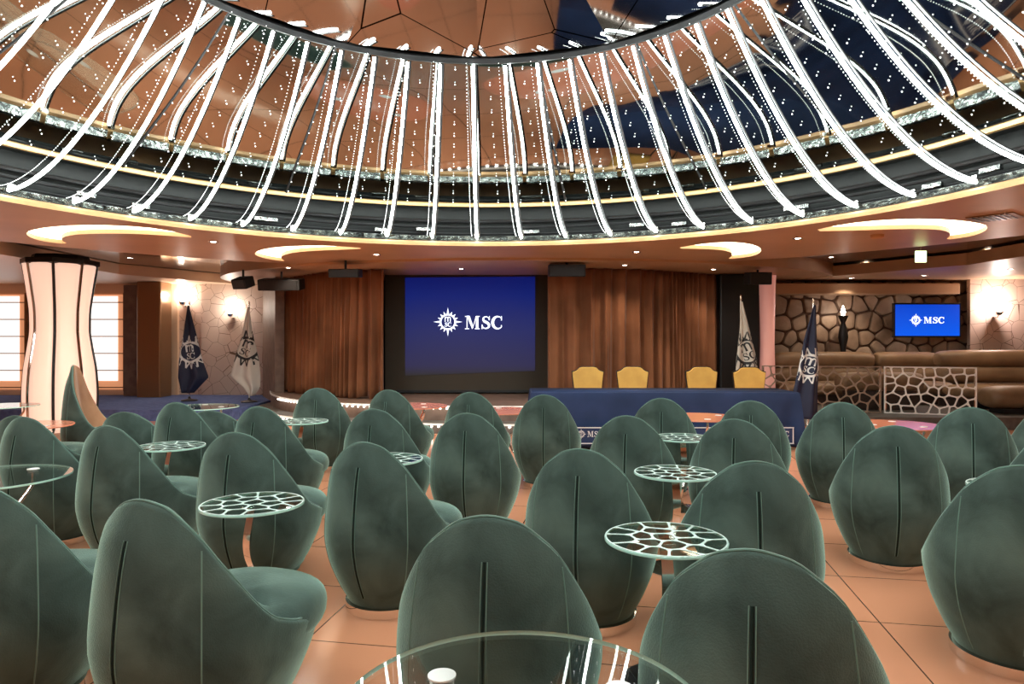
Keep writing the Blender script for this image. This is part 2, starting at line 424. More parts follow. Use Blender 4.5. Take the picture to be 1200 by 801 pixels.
# crescent coves cut into the ring soffit (outline in ceiling-plane pixels of the photo, turned into metres)
cres_px = [
 [(235,279),(190,268),(140,264),(90,263.5),(55,266),(34,270),(30,274),(37,279),(55,283.5),(80,286),(72,281.5),(73,278),(85,275),(110,273.5),(150,273.5),(190,275.5)],
 [(430,291),(400,288.5),(370,287.5),(335,288.5),(312,291),(299,295),(299,299),(312,303),(335,306.5),(329,302.5),(331,299),(345,295.5),(370,293.5),(400,292.5)],
]
cres_px += [[(790,291),(815,286.5),(845,283.5),(868,284),(885,287),(893,292),(890,297),(878,301),(852,303.5),(858,300),(858,296),(848,293),(825,291.5)],
 [(948,271),(990,262),(1040,257),(1090,256),(1130,258.5),(1155,263),(1158,268),(1148,274),(1132,278),(1108,281),(1114,276),(1112,271.5),(1098,268.5),(1060,268),(1000,270)]]
cres = [[PZ(x, y, ZC) for x, y in c] for c in cres_px]
cres = [chaikin(c, 1) for c in cres]
NR = 120
bm = holed(circ(CX, CY, RO, NR), [circ(CX, CY, RR, NR)]+cres, .05, 'XY')
o = bmobj(bm, 'ceiling_soffit', 'soffit'); o.location.z = ZC; struct(o)
b = MB(); b.lathe([(RO-.02,.03),(RO,.0),(RO,.19),(RO-.02,.19)], (CX,CY,ZC), 120); struct(b.obj('trim_9', 'soffit', smooth=True))
for c in cres:
    mx = sum(p[0] for p in c)/len(c); my = sum(p[1] for p in c)/len(c)
    bm = holed([(p[0], p[1]) for p in c], [], .03, 'XY'); o = bmobj(bm, 'cove_light', 'cove'); o.location.z = ZC+.052
    side = ('over the pink column' if my > CY and mx < -4.5 else 'left of the stage curtain' if my > CY and mx < 0 else 'right of the stage curtain' if my > CY and mx < 4.2 else 'nearest the right wall' if my > CY else 'behind the viewer')
    tag(o, 'glowing crescent cove in the tan ring ceiling, the one '+side, 'cove light', 'crescent coves in the ring ceiling')
# lip, foil gutter, dark band
b = MB(); b.lathe([(RR+.004,-.006),(RR-.025,-.008),(RR-.035,.03),(RR-.01,.055),(RR+.10,.06)], (CX,CY,ZC), 120); struct(b.obj('trim_1', 'lip', smooth=True))
b = MB(); b.lathe([(RR+.02,.062),(RR+.07,.09),(RR+.09,.135),(RR+.07,.14)], (CX,CY,ZC), 180); struct(b.obj('trim_2', 'steel_foil', smooth=True))
Z1, RT = 3.34, 2.78
SLOPE = [(0,.56),(.2,.50),(.4,.49),(.6,.55),(1,.68)]
def mirror_z(t):
    n = 60; return Z1+(RR+.2-RT)*sum(lerp(SLOPE, t*(i+.5)/n) for i in range(n))*t/n
Z2 = mirror_z(1)       # foot and top of the mirrored cone
b = MB(); b.lathe([(RR+.26,.10),(RR+.42,.2),(RR+.42,Z1-ZC),(RR+.2,Z1-ZC)], (CX,CY,ZC), 96); struct(b.obj('trim_3', 'gutter_black', smooth=True))
for r_, z_, t_ in ((4.95, 3.04, .02), (5.03, 3.14, .026), (4.97, 2.95, .014)):
    b = MB(); b.tube([(CX+r_*math.cos(2*PI*k/120), CY+r_*math.sin(2*PI*k/120), z_) for k in range(120)], t_, 8, closed=True); struct(b.obj('trim_8', 'dark_metal', smooth=True))
for k in range(26):
    a = 2*PI*(k+.3*math.sin(k*2.1))/26; o = None; b = MB(); b.box((0,0,0), (.05,.20+.1*(k % 3 == 0),.05)); o = b.obj('ballast_box', 'steel_foil', bevel=.006)
    o.location = (CX+4.93*math.cos(a), CY+4.93*math.sin(a), 2.97+.03*(k % 2)); o.rotation_euler = (0,0,a); tag(o, 'small silver ballast box in the dark gutter around the dome', 'ballast', 'ballast boxes in the dome gutter')
b = MB(); b.lathe([(RR+.24,-.015),(RR+.165,-.02),(RR+.16,.02),(RR+.22,.03)], (CX,CY,Z1), 120); struct(b.obj('trim_4', 'gold', smooth=True))
# mirrored cone in twelve sheets with dark joints
dome = empty('ceiling_dome', (CX, CY, 0)); struct(dome)
NP = 16; SUB = 10; NV = 24
def cone(r_t, a): r = RR+.2+(RT-RR-.2)*r_t; return Vector((r*math.cos(a), r*math.sin(a), mirror_z(r_t)))
for p in range(NP):
    b = MB(); a0 = 2*PI*p/NP+.004+R(9.5); a1 = 2*PI*(p+1)/NP-.004+R(9.5)
    V = [cone(j/NV, a0+(a1-a0)*i/SUB) for j in range(NV+1) for i in range(SUB+1)]
    K = len(V); S1 = SUB+1; V += [v*1.0+Vector((0,0,.02)) for v in V]
    fs = [(j*S1+i, j*S1+i+1, (j+1)*S1+i+1, (j+1)*S1+i) for j in range(NV) for i in range(SUB)]
    rim_ = [i for i in range(S1)]+[j*S1+SUB for j in range(1,NV+1)]+[NV*S1+i for i in range(SUB-1,-1,-1)]+[j*S1 for j in range(NV-1,0,-1)]
    b.add(V, fs+[tuple(K+q for q in f) for f in fs]+[(rim_[q], rim_[(q+1)%len(rim_)], K+rim_[(q+1)%len(rim_)], K+rim_[q]) for q in range(len(rim_))])
    o = b.obj('mirror_panel', 'mirror', dome, smooth=True)
b = MB()
for p in range(NP):
    a = 2*PI*p/NP+R(9.5); b.tube([cone(j/12, a) for j in range(13)], .012, 6)
tag(b.obj('panel_joint', 'black', dome), kind='stuff')
b = MB()
for ci in range(96):
    a = 2*PI*(ci+.5)/96
    for j in range(13):
        t = (j+.5)/13; q = cone(t, a)-Vector((math.cos(a)*.012, math.sin(a)*.012, .018)); r = .0075
        b.add([q+Vector(d)*r for d in ((1,0,0),(-1,0,0),(0,1,0),(0,-1,0),(0,0,1),(0,0,-1))], [(0,2,4),(2,1,4),(1,3,4),(3,0,4),(2,0,5),(1,2,5),(3,1,5),(0,3,5)])
o = b.obj('led_dots', 'dot', dome); tag(o, 'pinpoint lights set in the mirror sheets', kind='stuff')
b = MB(); b.lathe([(RR+.45,Z1+.02),(RR+.45,Z2+.3),(.01,Z2+1.6)], (0,0,0), 64); b.obj('dome_casing', 'black', dome)
b = MB(); b.lathe([(RT+.02,-.03),(RT-.02,-.04),(RT-.035,.01),(RT-.02,.035)], (CX,CY,Z2), 96); struct(b.obj('trim_5', 'dark_metal', smooth=True))
b = MB(); b.lathe([(RT-.03,0),(RT-1.1,.33),(RT-2.0,.5),(.3,.62),(.001,.63)], (0,0,0), 12); o = b.obj('ceiling_cap', 'facet'); o.location = (CX,CY,Z2+.02); struct(o)

# ------------------------------------------------------------------ light tubes of the dome
def tube_pts(n, dr=0, dz=0):
    out = []
    for i in range(n+1):
        t = i/n; r = RR-.03-(RR-.03-RT+.10)*t; z = ZC+.10+(Z2-.10-ZC-.10)*(t**1.75)
        out.append((r+dr, 0, z+dz))
    return out
tl = empty('light_tube', (CX, CY, 0))
b = MB(); b.tube(tube_pts(22), .0155, 8); b.obj('glass_tube', 'tube', tl, smooth=True)
b = MB(); b.ribbon([(x+.01, y-.034, z+.02) for x, y, z in tube_pts(22)], (0,1,0), .022, .01); b.obj('channel', 'dark_metal', tl)
b = MB(); b.box((RR+.02, 0, ZC+.13), (.14,.05,.05)); b.box((RR-.05, 0, ZC+.14), (.04,.07,.03)); b.obj('end_clamp', 'chrome', tl)
b = MB()
pp = tube_pts(84)
for i, q in enumerate(pp):
    q = Vector(q)+Vector((0,.07,.03)); r = .0042
    b.add([q+Vector(d)*r for d in ((1,0,0),(-1,0,0),(0,1,0),(0,-1,0),(0,0,1),(0,0,-1))], [(0,2,4),(2,1,4),(1,3,4),(3,0,4),(2,0,5),(1,2,5),(3,1,5),(0,3,5)])
tag(b.obj('led_string', 'dot', tl), 'string of pinpoint lights beside the tube', kind='stuff')
reg(tl)
NT = 48
for i in range(NT):
    o = tl if i == 0 else dup(tl)
    a = 2*PI*(i+.22)/NT; o.rotation_euler = (0,0,a); x, y = math.cos(a), math.sin(a)
    sec = ('over the stage', 'mid') if (y > .75) else (('left-hand flank', 'left') if x < 0 and y > -.1 else ('right-hand flank', 'right') if x >= 0 and y > -.1 else ('arching over the viewer', 'near'))
    tag(o, 'bright white curved light tube of the mirrored dome, '+sec[0], 'light tube', 'dome light tubes, '+sec[1]+' sector')

# ------------------------------------------------------------------ perimeter soffits and stage canopy
bm = holed([(-13,YB),(-7.6,YB),(-7.6,13.2),(-6.6,15.0),(-5.2,17),(-13,17)], [], .2, 'XY'); o = bmobj(bm, 'ceiling_perimeter', 'perim'); o.location.z = 2.72; struct(o)
bm = holed([(8.3,YB),(13,YB),(13,17),(4.6,17),(5.4,14.8),(7.6,11.4)], [], .2, 'XY'); o = bmobj(bm, 'ceiling_perimeter', 'soffit'); o.location.z = 2.70; struct(o)
bm = holed([(x*1.0, y) for x, y in [(.3+6.4*math.cos(2*PI*i/96), 14.8+4.0*math.sin(2*PI*i/96)) for i in range(96)]], [], .28, 'XY'); o = bmobj(bm, 'ceiling_canopy', 'soffit'); o.location.z = 2.71; struct(o)
# ------------------------------------------------------------------ walls
b = MB(); b.box((XL-.05, 6, 1.4), (.1, 22, 3.1)); struct(b.obj('wall_left', 'perim'))
b = MB(); b.box((XR+.05, 6, 1.4), (.1, 22, 3.1)); struct(b.obj('wall_right', 'perim'))
b = MB(); b.box((0, YB-.05, 1.4), (26, .1, 3.1)); struct(b.obj('wall_rear', 'perim'))
b = MB(); b.box((0, YF+.05, 1.4), (26, .1, 3.1)); struct(b.obj('wall_front', 'brown_wall'))
# left raised carpet platform, its wall, windows
b = MB(); b.box((-9.0, 14.4, .1), (8.0, 4.4, .2)); struct(b.obj('floor_platform', 'carpet'))
YW = 15.5
def X(px, D): return (px-HX)*D/F
def Z(py, D): return EYE+(HY-py)*D/F
b = MB(); b.box((-10.3, YW+.1, 1.46), (5.4, .2, 2.52)); struct(b.obj('wall_window', 'perim'))
def window(px0, px1, name, lab):
    x0, x1 = X(px0, YW), X(px1, YW); z0, z1 = Z(456, YW), Z(345, YW)
    w_ = empty(name, ((x0+x1)/2, YW-.02, z0)); struct(w_, lab); W = x1-x0; H = z1-z0
    b = MB(); b.box((0,-.0,H/2), (W,.03,H)); b.obj('blind_border', 'blind_edge', w_)
    b = MB(); b.box((-.07,-.02,H/2+.08), (W-.2,.03,H-.24)); b.obj('blind_cloth', 'blind', w_)
    b = MB()
    for k in range(6): b.box((0,-.045,.05+H*k/5.6), (W,.02,.022))
    b.obj('blind_batten', 'bronze', w_)
    for s_ in (-1,1):
        b = MB(); b.box((s_*W/2,-.03,H/2), (.05,.08,H+.06)); b.obj('window_frame', 'bronze', w_)
window(107, 148, 'window_1', 'Roman blind glowing with daylight right of the pink column')
window(-75, 33, 'window_2', 'Roman blind glowing with daylight left of the pink column')
# brown return wall, bronze pillar, crackle wall
b = MB(); b.box(((X(148,15.3)+X(172,15.3))/2, 15.35, 1.42), (.5, .25, 2.5)); struct(b.obj('wall_return', 'brown_wall'))
b = MB(); b.box((X(181,15.1), 15.1, 1.45), (.52, .5, 2.55)); struct(b.obj('pillar_bronze', 'bronze', bevel=.03))
b = MB(); x0, x1 = X(190,15.6), X(240,15.6); b.box(((x0+x1)/2, 15.65, 1.43), (x1-x0, .1, 2.6)); struct(b.obj('wall_panel', 'crackle'))
b = MB(); x0, x1 = X(238,15.6), X(310,15.6); b.box(((x0+x1)/2, 15.56, 1.43), (x1-x0, .1, 2.6)); o = b.obj('wall_panel', 'crackle'); struct(o)
# right side: raised platform, stone wall behind booth, crackle wall
b = MB(); b.add([(4.95,11.0,0),(12.9,11.0,0),(12.9,16.9,0),(4.95,16.9,0),(4.95,11.0,.2),(12.9,11.0,.2),(12.9,16.9,.2),(4.95,16.9,.2)], [(0,1,2,3),(4,5,6,7),(0,1,5,4),(1,2,6,5),(2,3,7,6),(3,0,4,7)]); struct(b.obj('floor_platform', 'grey_step'))
rnd = random.Random(5)
YS = 14.6; x0, x1 = X(903,YS), X(1146,YS)
def stone_wall(w_, h_, step, seed):
    rn = random.Random(seed); sd = seeds_rect(w_, h_, step, rn, .34); cs = cells(sd, [(0,0),(w_,0),(w_,h_),(0,h_)], .035)
    b = MB()
    for c in cs:
        c = chaikin(chaikin(c, 1, .14), 1, .25); cx = sum(p[0] for p in c)/len(c); cy = sum(p[1] for p in c)/len(c); n = len(c); V = []; d = rn.uniform(.05,.09)
        for k, (s_, y) in enumerate(((1,0),(.99,-.6*d),(.93,-.88*d),(.75,-d),(.3,-1.04*d))):
            V += [(cx+(p[0]-cx)*s_, y, cy+(p[1]-cy)*s_) for p in c]
        f = [(k*n+i, k*n+(i+1)%n, (k+1)*n+(i+1)%n, (k+1)*n+i) for k in range(4) for i in range(n)]+[tuple(4*n+i for i in range(n))]
        b.add(V, f, 0)
    b.add([(0,.0,0),(w_,0,0),(w_,0,h_),(0,0,h_)], [(0,1,2,3)], 1); b.add([(0,.15,0),(w_,.15,0),(w_,.15,h_),(0,.15,h_)], [(0,1,2,3)], 1)
    return b
o = stone_wall(x1-x0, 2.1, .34, 8).obj('wall_stone', ['stone','mortar'], smooth=True); o.location = (x0, YS, .65); struct(o)
b = MB(); b.box(((x0+x1)/2, YS+.2, 1.4), (x1-x0, .2, 2.7)); struct(b.obj('wall_backing', 'brown_wall'))
b = MB(); b.box((X(1175,14.0)+.6, 14.15, 1.4), (2.4, .1, 2.6)); struct(b.obj('wall_panel', 'crackle'))
b = MB(); b.box(((X(905,13.2)+X(1140,13.2))/2, YS-.28, Z(336,13.9)-.02), (x1-x0+.1, .5, .22)); struct(b.obj('trim_6', 'soffit', bevel=.02))

# ------------------------------------------------------------------ stage
st = [(-5.6,16.8),(-5.35,15.4),(-4.95,14.0),(-4.45,12.9),(-3.75,12.0),(-2.7,11.35),(-1.4,10.98),(0,10.85),(1.6,10.9),(3.0,11.15),(4.2,11.7),(4.75,12.6),(4.8,16.8)]
def offset(path, d):
    out = []
    for i, p in enumerate(path):
        a = path[max(i-1,0)]; b_ = path[min(i+1,len(path)-1)]; tx, ty = b_[0]-a[0], b_[1]-a[1]; L = math.hypot(tx,ty)
        out.append((p[0]+ty/L*d, p[1]-tx/L*d))
    return out
def spl(path, n=8):
    out = []
    for i in range(len(path)-1):
        p0 = path[max(i-1,0)]; p1 = path[i]; p2 = path[i+1]; p3 = path[min(i+2,len(path)-1)]
        for k in range(n):
            t = k/n; out.append(tuple(.5*((2*p1[j])+(-p0[j]+p2[j])*t+(2*p0[j]-5*p1[j]+4*p2[j]-p3[j])*t*t+(-p0[j]+3*p1[j]-3*p2[j]+p3[j])*t**3) for j in range(len(p1))))
    out.append(path[-1]); return out
edge = spl(st, 6); low = offset(edge, .38)
bm = holed(low, [], .16, 'XY'); o = bmobj(bm, 'floor_stage_step', 'grey_step'); struct(o)
bm = holed(edge, [], .24, 'XY'); o = bmobj(bm, 'floor_stage', 'brown_wall'); o.location.z = .16; struct(o)
for path, z, in ((offset(edge,.01), .385), (offset(low,.01), .145)):
    b = MB(); b.ribbon([(x, y, z) for x, y in path[1:]], (0,0,1), .03, .02); struct(b.obj('trim_7', 'white'))
for path, z in ((offset(edge,.04), .355), (offset(low,.04), .115)):
    b = MB(); acc = 0
    for (xa, ya), (xb, yb) in zip(path, path[1:]):
        L = math.hypot(xb-xa, yb-ya); t = (.11-acc)
        while t < L:
            if yb < 12.6:
                q = Vector((xa+(xb-xa)*t/L, ya+(yb-ya)*t/L, z)); b.lathe([(.001,-.016),(.018,0),(.001,.016)], q, 6)
            t += .11
        acc = L-(t-.11)
    tag(b.obj('step_lights', 'led_warm'), 'row of small white lights along the '+('upper' if z > .3 else 'lower')+' stage step edge', 'step lights', kind='stuff')
# stage rear and side walls
b = MB(); b.box((-.6, 13.9, 1.5), (4.4, .1, 2.3)); struct(b.obj('wall_stage', 'black'))
sw = spl([(-5.55,15.2),(-5.05,14.2),(-4.72,13.6)], 6)
b = MB(); V = [(x,y,z) for z in (.2,2.7) for x,y in sw]+[(x+.15,y+.1,z) for z in (.2,2.7) for x,y in sw]; n = len(sw)
b.add(V, [(i,i+1,n+i+1,n+i) for i in range(n-1)]+[(2*n+i,2*n+i+1,3*n+i+1,3*n+i) for i in range(n-1)]+[(0,n,3*n,2*n),(n-1,2*n-1,4*n-1,3*n-1)])
struct(b.obj('wall_stage_side', 'brown_wall', smooth=True))
b = MB(); b.box((4.32, 13.2, 1.5), (.75, .5, 2.4)); struct(b.obj('pillar_dark', 'dark_metal', bevel=.03))
b = MB(); b.cap_lathe([(.14,.2),(.15,.3),(.13,1.4),(.15,2.55),(.16,2.68)], c=(X(897,13.2),13.1,0), n=24); tag(b.obj('glowing_column', 'pink_dim', smooth=True), 'slim pink glowing column beside the right white flag', 'column')
# pleated curtains
def curtain(path, z0, z1, pitch, amp, seed, label):
    rn = random.Random(seed); P = spl(path, 40); S = [0]
    for a, b_ in zip(P, P[1:]): S.append(S[-1]+math.hypot(b_[0]-a[0], b_[1]-a[1]))
    T = S[-1]; n = int(T/.014); b = MB(); rows = 14; V = []
    ph = [0]; 
    for i in range(n): ph.append(ph[-1]+2*PI*(T/n)/(pitch*(1+.45*math.sin(i*.021+seed)+.25*math.sin(i*.053+2*seed))))
    for r in range(rows+1):
        v = r/rows
        for i in range(n+1):
            s_ = T*i/n; k = max(j for j in range(len(S)) if S[j] <= s_+1e-9); k = min(k, len(P)-2); t = (s_-S[k])/max(S[k+1]-S[k], 1e-9)
            x = P[k][0]+(P[k+1][0]-P[k][0])*t; y = P[k][1]+(P[k+1][1]-P[k][1])*t
            tx, ty = P[k+1][0]-P[k][0], P[k+1][1]-P[k][1]; L = math.hypot(tx, ty); nx, ny = ty/L, -tx/L
            wv = math.sin(ph[i]+.5*math.sin(v*2.2+i*.01)); d = amp*(.55+.6*(1-v))*(wv+.25*math.sin(2.3*ph[i]+1))
            V.append((x+nx*d+tx/L*.03*math.cos(ph[i])*0, y+ny*d, z0+(z1-z0)*v+(.02*math.sin(ph[i]*.5) if r == 0 else 0)))
    b.add(V, [(r*(n+1)+i, r*(n+1)+i+1, (r+1)*(n+1)+i+1, (r+1)*(n+1)+i) for r in range(rows) for i in range(n)])
    o = b.obj('stage_curtain', 'curtain', smooth=True); m_ = o.modifiers.new('thick','SOLIDIFY'); m_.thickness = .006
    return tag(o, label, 'curtain', 'stage curtains')
curtain([(X(337,13.9),13.9),(X(370,12.9),12.9),(X(410,12.3),12.3),(X(451,12.1),12.1)], .42, 2.70, .19, .085, 2, 'pleated rust-brown stage curtain left of the projection screen')
curtain([(X(642,12.1),12.1),(X(700,12.0),12.0),(X(780,12.4),12.4),(X(857,13.4),13.4)], .42, 2.70, .24, .085, 7, 'wide pleated brown stage curtain right of the projection screen')
# projection screen
DS = 13.3
scn = empty('projection_screen', (X(547,DS), DS, Z(458,DS)+.02)); tag(scn, 'dark projection screen on stage showing a blue picture with a white sun logo', 'projection screen')
W = X(643,DS)-X(452,DS); H = Z(318,DS)-Z(458,DS)
b = MB(); b.box((0,0,H/2), (W,.03,H)); b.obj('screen_fabric', 'screen_fabric', scn)
b = MB(); b.box((0,-.0,H+.02), (W+.1,.1,.08)); b.obj('screen_housing', 'black', scn)
b = MB(); b.box((0,-.01,-.02), (W,.05,.05)); b.obj('weight_bar', 'black', scn)
x0, x1 = X(475,DS)-scn.location.x, X(627,DS)-scn.location.x; z0, z1 = Z(439,DS)-scn.location.z, Z(324,DS)-scn.location.z
b = MB(); b.add([(x0,-.02,z0-.02),(x1,-.02,z0+.08),(x1,-.02,z1),(x0,-.02,z1-.02),(x0,-.024,z0-.02),(x1,-.024,z0+.08),(x1,-.024,z1),(x0,-.024,z1-.02)], [(0,1,2,3),(4,5,6,7),(0,1,5,4),(2,3,7,6),(1,2,6,5),(3,0,4,7)]); b.obj('projected_picture', 'projection', scn)
lx, lz = X(525,DS)-scn.location.x, Z(377,DS)-scn.location.z
polys_obj(sun(.225, True), lambda x, y: Vector((lx+x, -.026, lz+y)), 'sun_logo', 'logo_light', scn)
g, a = word('MSC', .255); tx = X(545,DS)-scn.location.x; tz = Z(385.5,DS)-scn.location.z; kx = (X(590,DS)-X(545,DS))/a
polys_obj([[(p[0]*kx, p[1]) for p in q] for q in g], lambda x, y: Vector((tx+x, -.026, tz+y)), 'logo_lettering', 'logo_light', scn)

# ------------------------------------------------------------------ television
DT = 14.0
tv = empty('television', (X(1085.5,DT), DT, Z(375,DT))); tag(tv, 'wall television showing a white sun logo on blue, hung on the stone wall', 'television')
W = X(1125,DT)-X(1046,DT); H = Z(355,DT)-Z(395.5,DT)
b = MB(); b.box((0,0,0), (W,.07,H)); b.obj('casing', 'black_gloss', tv, bevel=.01)
b = MB(); b.box((0,-.038,0), (W-.07,.006,H-.07)); b.obj('screen', 'tv_blue', tv)
b = MB(); b.box((0,.25,0), (.3,.5,.3)); b.obj('wall_bracket', 'black', tv)
polys_obj(sun(.11, True), lambda x, y: Vector((-.24+x, -.045, y)), 'sun_logo', 'logo_light', tv)
g, a = word('MSC', .13); kx = .43/a
polys_obj([[(p[0]*kx, p[1]) for p in q] for q in g], lambda x, y: Vector((-.08+x, -.045, y-.065)), 'logo_lettering', 'logo_light', tv)

# ------------------------------------------------------------------ pink hourglass column
DP = 10.6; pc = empty('lit_column', (X(71,DP), DP, 0)); tag(pc, 'large hourglass column of glowing pink panels with dark ribs', 'column')
prof = [(.50,.08),(.53,.3),(.54,.6),(.52,.95),(.455,1.35),(.42,1.62),(.425,1.85),(.47,2.2),(.51,2.45),(.535,2.6)]
prof_s = [(.9*smooth_tbl([(p[1],p[0]) for p in prof], z), z) for z in [.08+i*(2.52/30) for i in range(31)]]
for k in range(8):
    b = MB(); a0, a1 = 2*PI*k/8+PI/8+.02, 2*PI*(k+1)/8+PI/8-.02; V = []
    for r, z in prof_s:
        A = Vector((r*math.cos(a0), r*math.sin(a0), z)); B_ = Vector((r*math.cos(a1), r*math.sin(a1), z)); Cm = (A+B_)/2; nrm = Vector((Cm.x,Cm.y,0)).normalized()*.05
        V += [A, A*.5+Cm*.5+nrm*.7, Cm+nrm, B_*.5+Cm*.5+nrm*.7, B_]
        V[-5].z = V[-4].z = V[-3].z = V[-2].z = V[-1].z = z
    b.add(V, [(i*5+j, i*5+j+1, i*5+6+j, i*5+5+j) for i in range(30) for j in range(4)])
    o = b.obj('glowing_panel', 'pink_panel', pc, smooth=True); m_ = o.modifiers.new('t','SOLIDIFY'); m_.thickness = .01
    b = MB(); a = 2*PI*k/8+PI/8; b.tube([(1.02*r*math.cos(a), 1.02*r*math.sin(a), z) for r, z in prof_s], .021, 6); b.obj('rib', 'chrome' if k % 2 else 'dark_metal', pc, smooth=True)
b = MB(); b.cap_lathe([(.47,2.58),(.53,2.61),(.53,2.68),(.40,2.69),(.38,2.75)], n=8); o = b.obj('top_collar', 'dark_metal', pc); o.rotation_euler.z = PI/8
b = MB(); b.cap_lathe([(.58,.0),(.58,.07),(.50,.10)], n=8); o = b.obj('base_collar', 'chrome', pc); o.rotation_euler.z = PI/8

# ------------------------------------------------------------------ wall lamps
def sconce(p, lab, e=10, col=(1,.88,.75)):
    s_ = empty('wall_lamp', p); tag(s_, lab, 'wall lamp', 'wall lamps')
    b = MB(); b.cap_lathe([(.03,-.02),(.06,.0),(.075,.05),(.07,.055)], n=20); b.obj('cup', 'chrome', s_, smooth=True)
    b = MB(); b.tube([(0,.0,-.02),(0,.05,-.06),(0,.16,-.05)], .012, 8); b.cap_lathe([(.04,-.01),(.04,.01)], c=(0,.15,-.05), n=16); b.obj('arm', 'chrome', s_)
    b = MB(); b.lathe([(.001,.03),(.03,.04),(.04,.08),(.03,.12),(.001,.13)], n=16); b.obj('bulb', 'bulb', s_, smooth=True)
    light('POINT', (0,-.05,.2), e, col, .05, parent=s_)
    return s_
sconce((X(213,15.4), 15.43, Z(356,15.4)), 'small wall lamp above the left navy flag')
sconce((X(269,15.3), 15.34, Z(370,15.3)), 'small wall lamp left of the white flag beside the stage')
sconce((X(1172,13.9), 13.93, Z(368,13.9)), 'bright wall lamp on the far right wall panel', 32, (1,.8,.7))

# ------------------------------------------------------------------ flags
def flag(px, D, z0, ztop, halfw, white, label, shape, lean=0, ez=0, erot=0, tip=0, ex=0):
    fl = empty('flag_on_pole', (X(px,D), D, z0)); tag(fl, label, 'flag', 'ceremonial flags')
    b = MB(); b.tube([(0,0,.02),(lean,0,ztop-z0)], .012, 8); b.obj('pole', 'white' if white else 'chrome', fl, smooth=True)
    b = MB(); b.cap_lathe([(.16,.0),(.16,.02),(.03,.05),(.02,.09)], n=24); b.obj('base', 'dark_metal', fl, smooth=True)
    b = MB(); t = ztop-z0; b.lathe([(.001,0),(.02,.01),(.012,.03),(.018,.06),(.001,.10)], c=(lean,0,t), n=12); b.obj('finial', 'chrome', fl, smooth=True)
    def edges(v):   # v 0 top..1 bottom -> left, right
        return lerp([(s[0], s[1]) for s in shape], v), lerp([(s[0], s[2]) for s in shape], v)
    H = shape[-1][3] if len(shape[-1]) > 3 else 1.75
    def surf(u, v):
        l_, r_ = edges(v); x = l_+(r_-l_)*u; k = min(1, v*2)
        y = -.05-.045*k*math.sin(u*PI*3.2+.6+.5*v)-.05*k*math.sin(u*PI)
        bot = 1
        return Vector((x+lean*(1-v), y, (ztop-z0-.02)-H*v*(1+tip*math.sin(PI*u)*(v**3))))
    n, m_ = 36, 40; b = MB()
    b.add([surf(i/n, j/m_) for j in range(m_+1) for i in range(n+1)], [(j*(n+1)+i, j*(n+1)+i+1, (j+1)*(n+1)+i+1, (j+1)*(n+1)+i) for j in range(m_) for i in range(n)])
    o = b.obj('cloth', 'flag_white' if white else 'flag_navy', fl, smooth=True); s_ = o.modifiers.new('t','SOLIDIFY'); s_.thickness = .006; s_.offset = 0
    # printed emblem follows the cloth
    rad = halfw; top = ztop-z0-.02
    def fn(x, y):
        c_, s2 = math.cos(erot), math.sin(erot); x, y = x*c_-y*s2+ex, x*s2+y*c_
        v = min(.99, max(0.02, (top-(ez+y))/H)); l_, r_ = edges(v); xx = x; u = min(1, max(0, (xx-l_)/(r_-l_+1e-6)))
        q = surf(u, v); return Vector((q.x, q.y-.006, q.z))
    fine = []
    for q in sun(rad, outline=True):
        cx = sum(p[0] for p in q)/len(q); 
        fine.append(q)
    polys_obj(fine, fn, 'sun_emblem', 'print_black' if white else 'print_white', o, .002)
    return fl
tri = [(0,-.012,.012),(.15,-.05,.05),(.4,-.12,.17),(.62,-.22,.27),(.78,-.28,.34),(.9,-.24,.24),(1,-.12,.1,1.8)]
flag(222, 14.0, .2, Z(357,14.0), .34, False, 'folded navy flag with white sun emblem before the left crackle wall', [(0,-.015,.015),(.3,-.08,.14),(.62,-.17,.27),(.82,-.19,.40),(1,-.12,.10,1.78)], ez=1.0, erot=.1, ex=.06)
flag(292, 13.7, .2, Z(358,13.7), .36, True, 'folded white flag with black sun emblem left of the stage', [(0,-.012,.012),(.35,-.13,.10),(.6,-.26,.2),(.78,-.34,.23),(.9,-.1,.22),(1,.04,.12,1.78)], ez=1.08, erot=-.35, ex=-.02)
flag(868, 11.5, .405, Z(352,11.5), .33, True, 'folded white flag with black sun emblem behind the fourth yellow chair', [(0,-.012,.012),(.3,-.04,.14),(.6,-.10,.27),(1,-.14,.3,1.6)], ez=.85, erot=.4, ex=.08)
flag(946, 10.4, 0, Z(356,10.4), .27, False, 'folded navy flag with white sun emblem at the right end of the blue table', [(0,-.015,.015),(.3,-.14,.07),(.55,-.21,.13),(.75,-.27,.13),(1,-.3,.15,1.72)], lean=.09, ez=1.06, erot=-.25, ex=-.05)

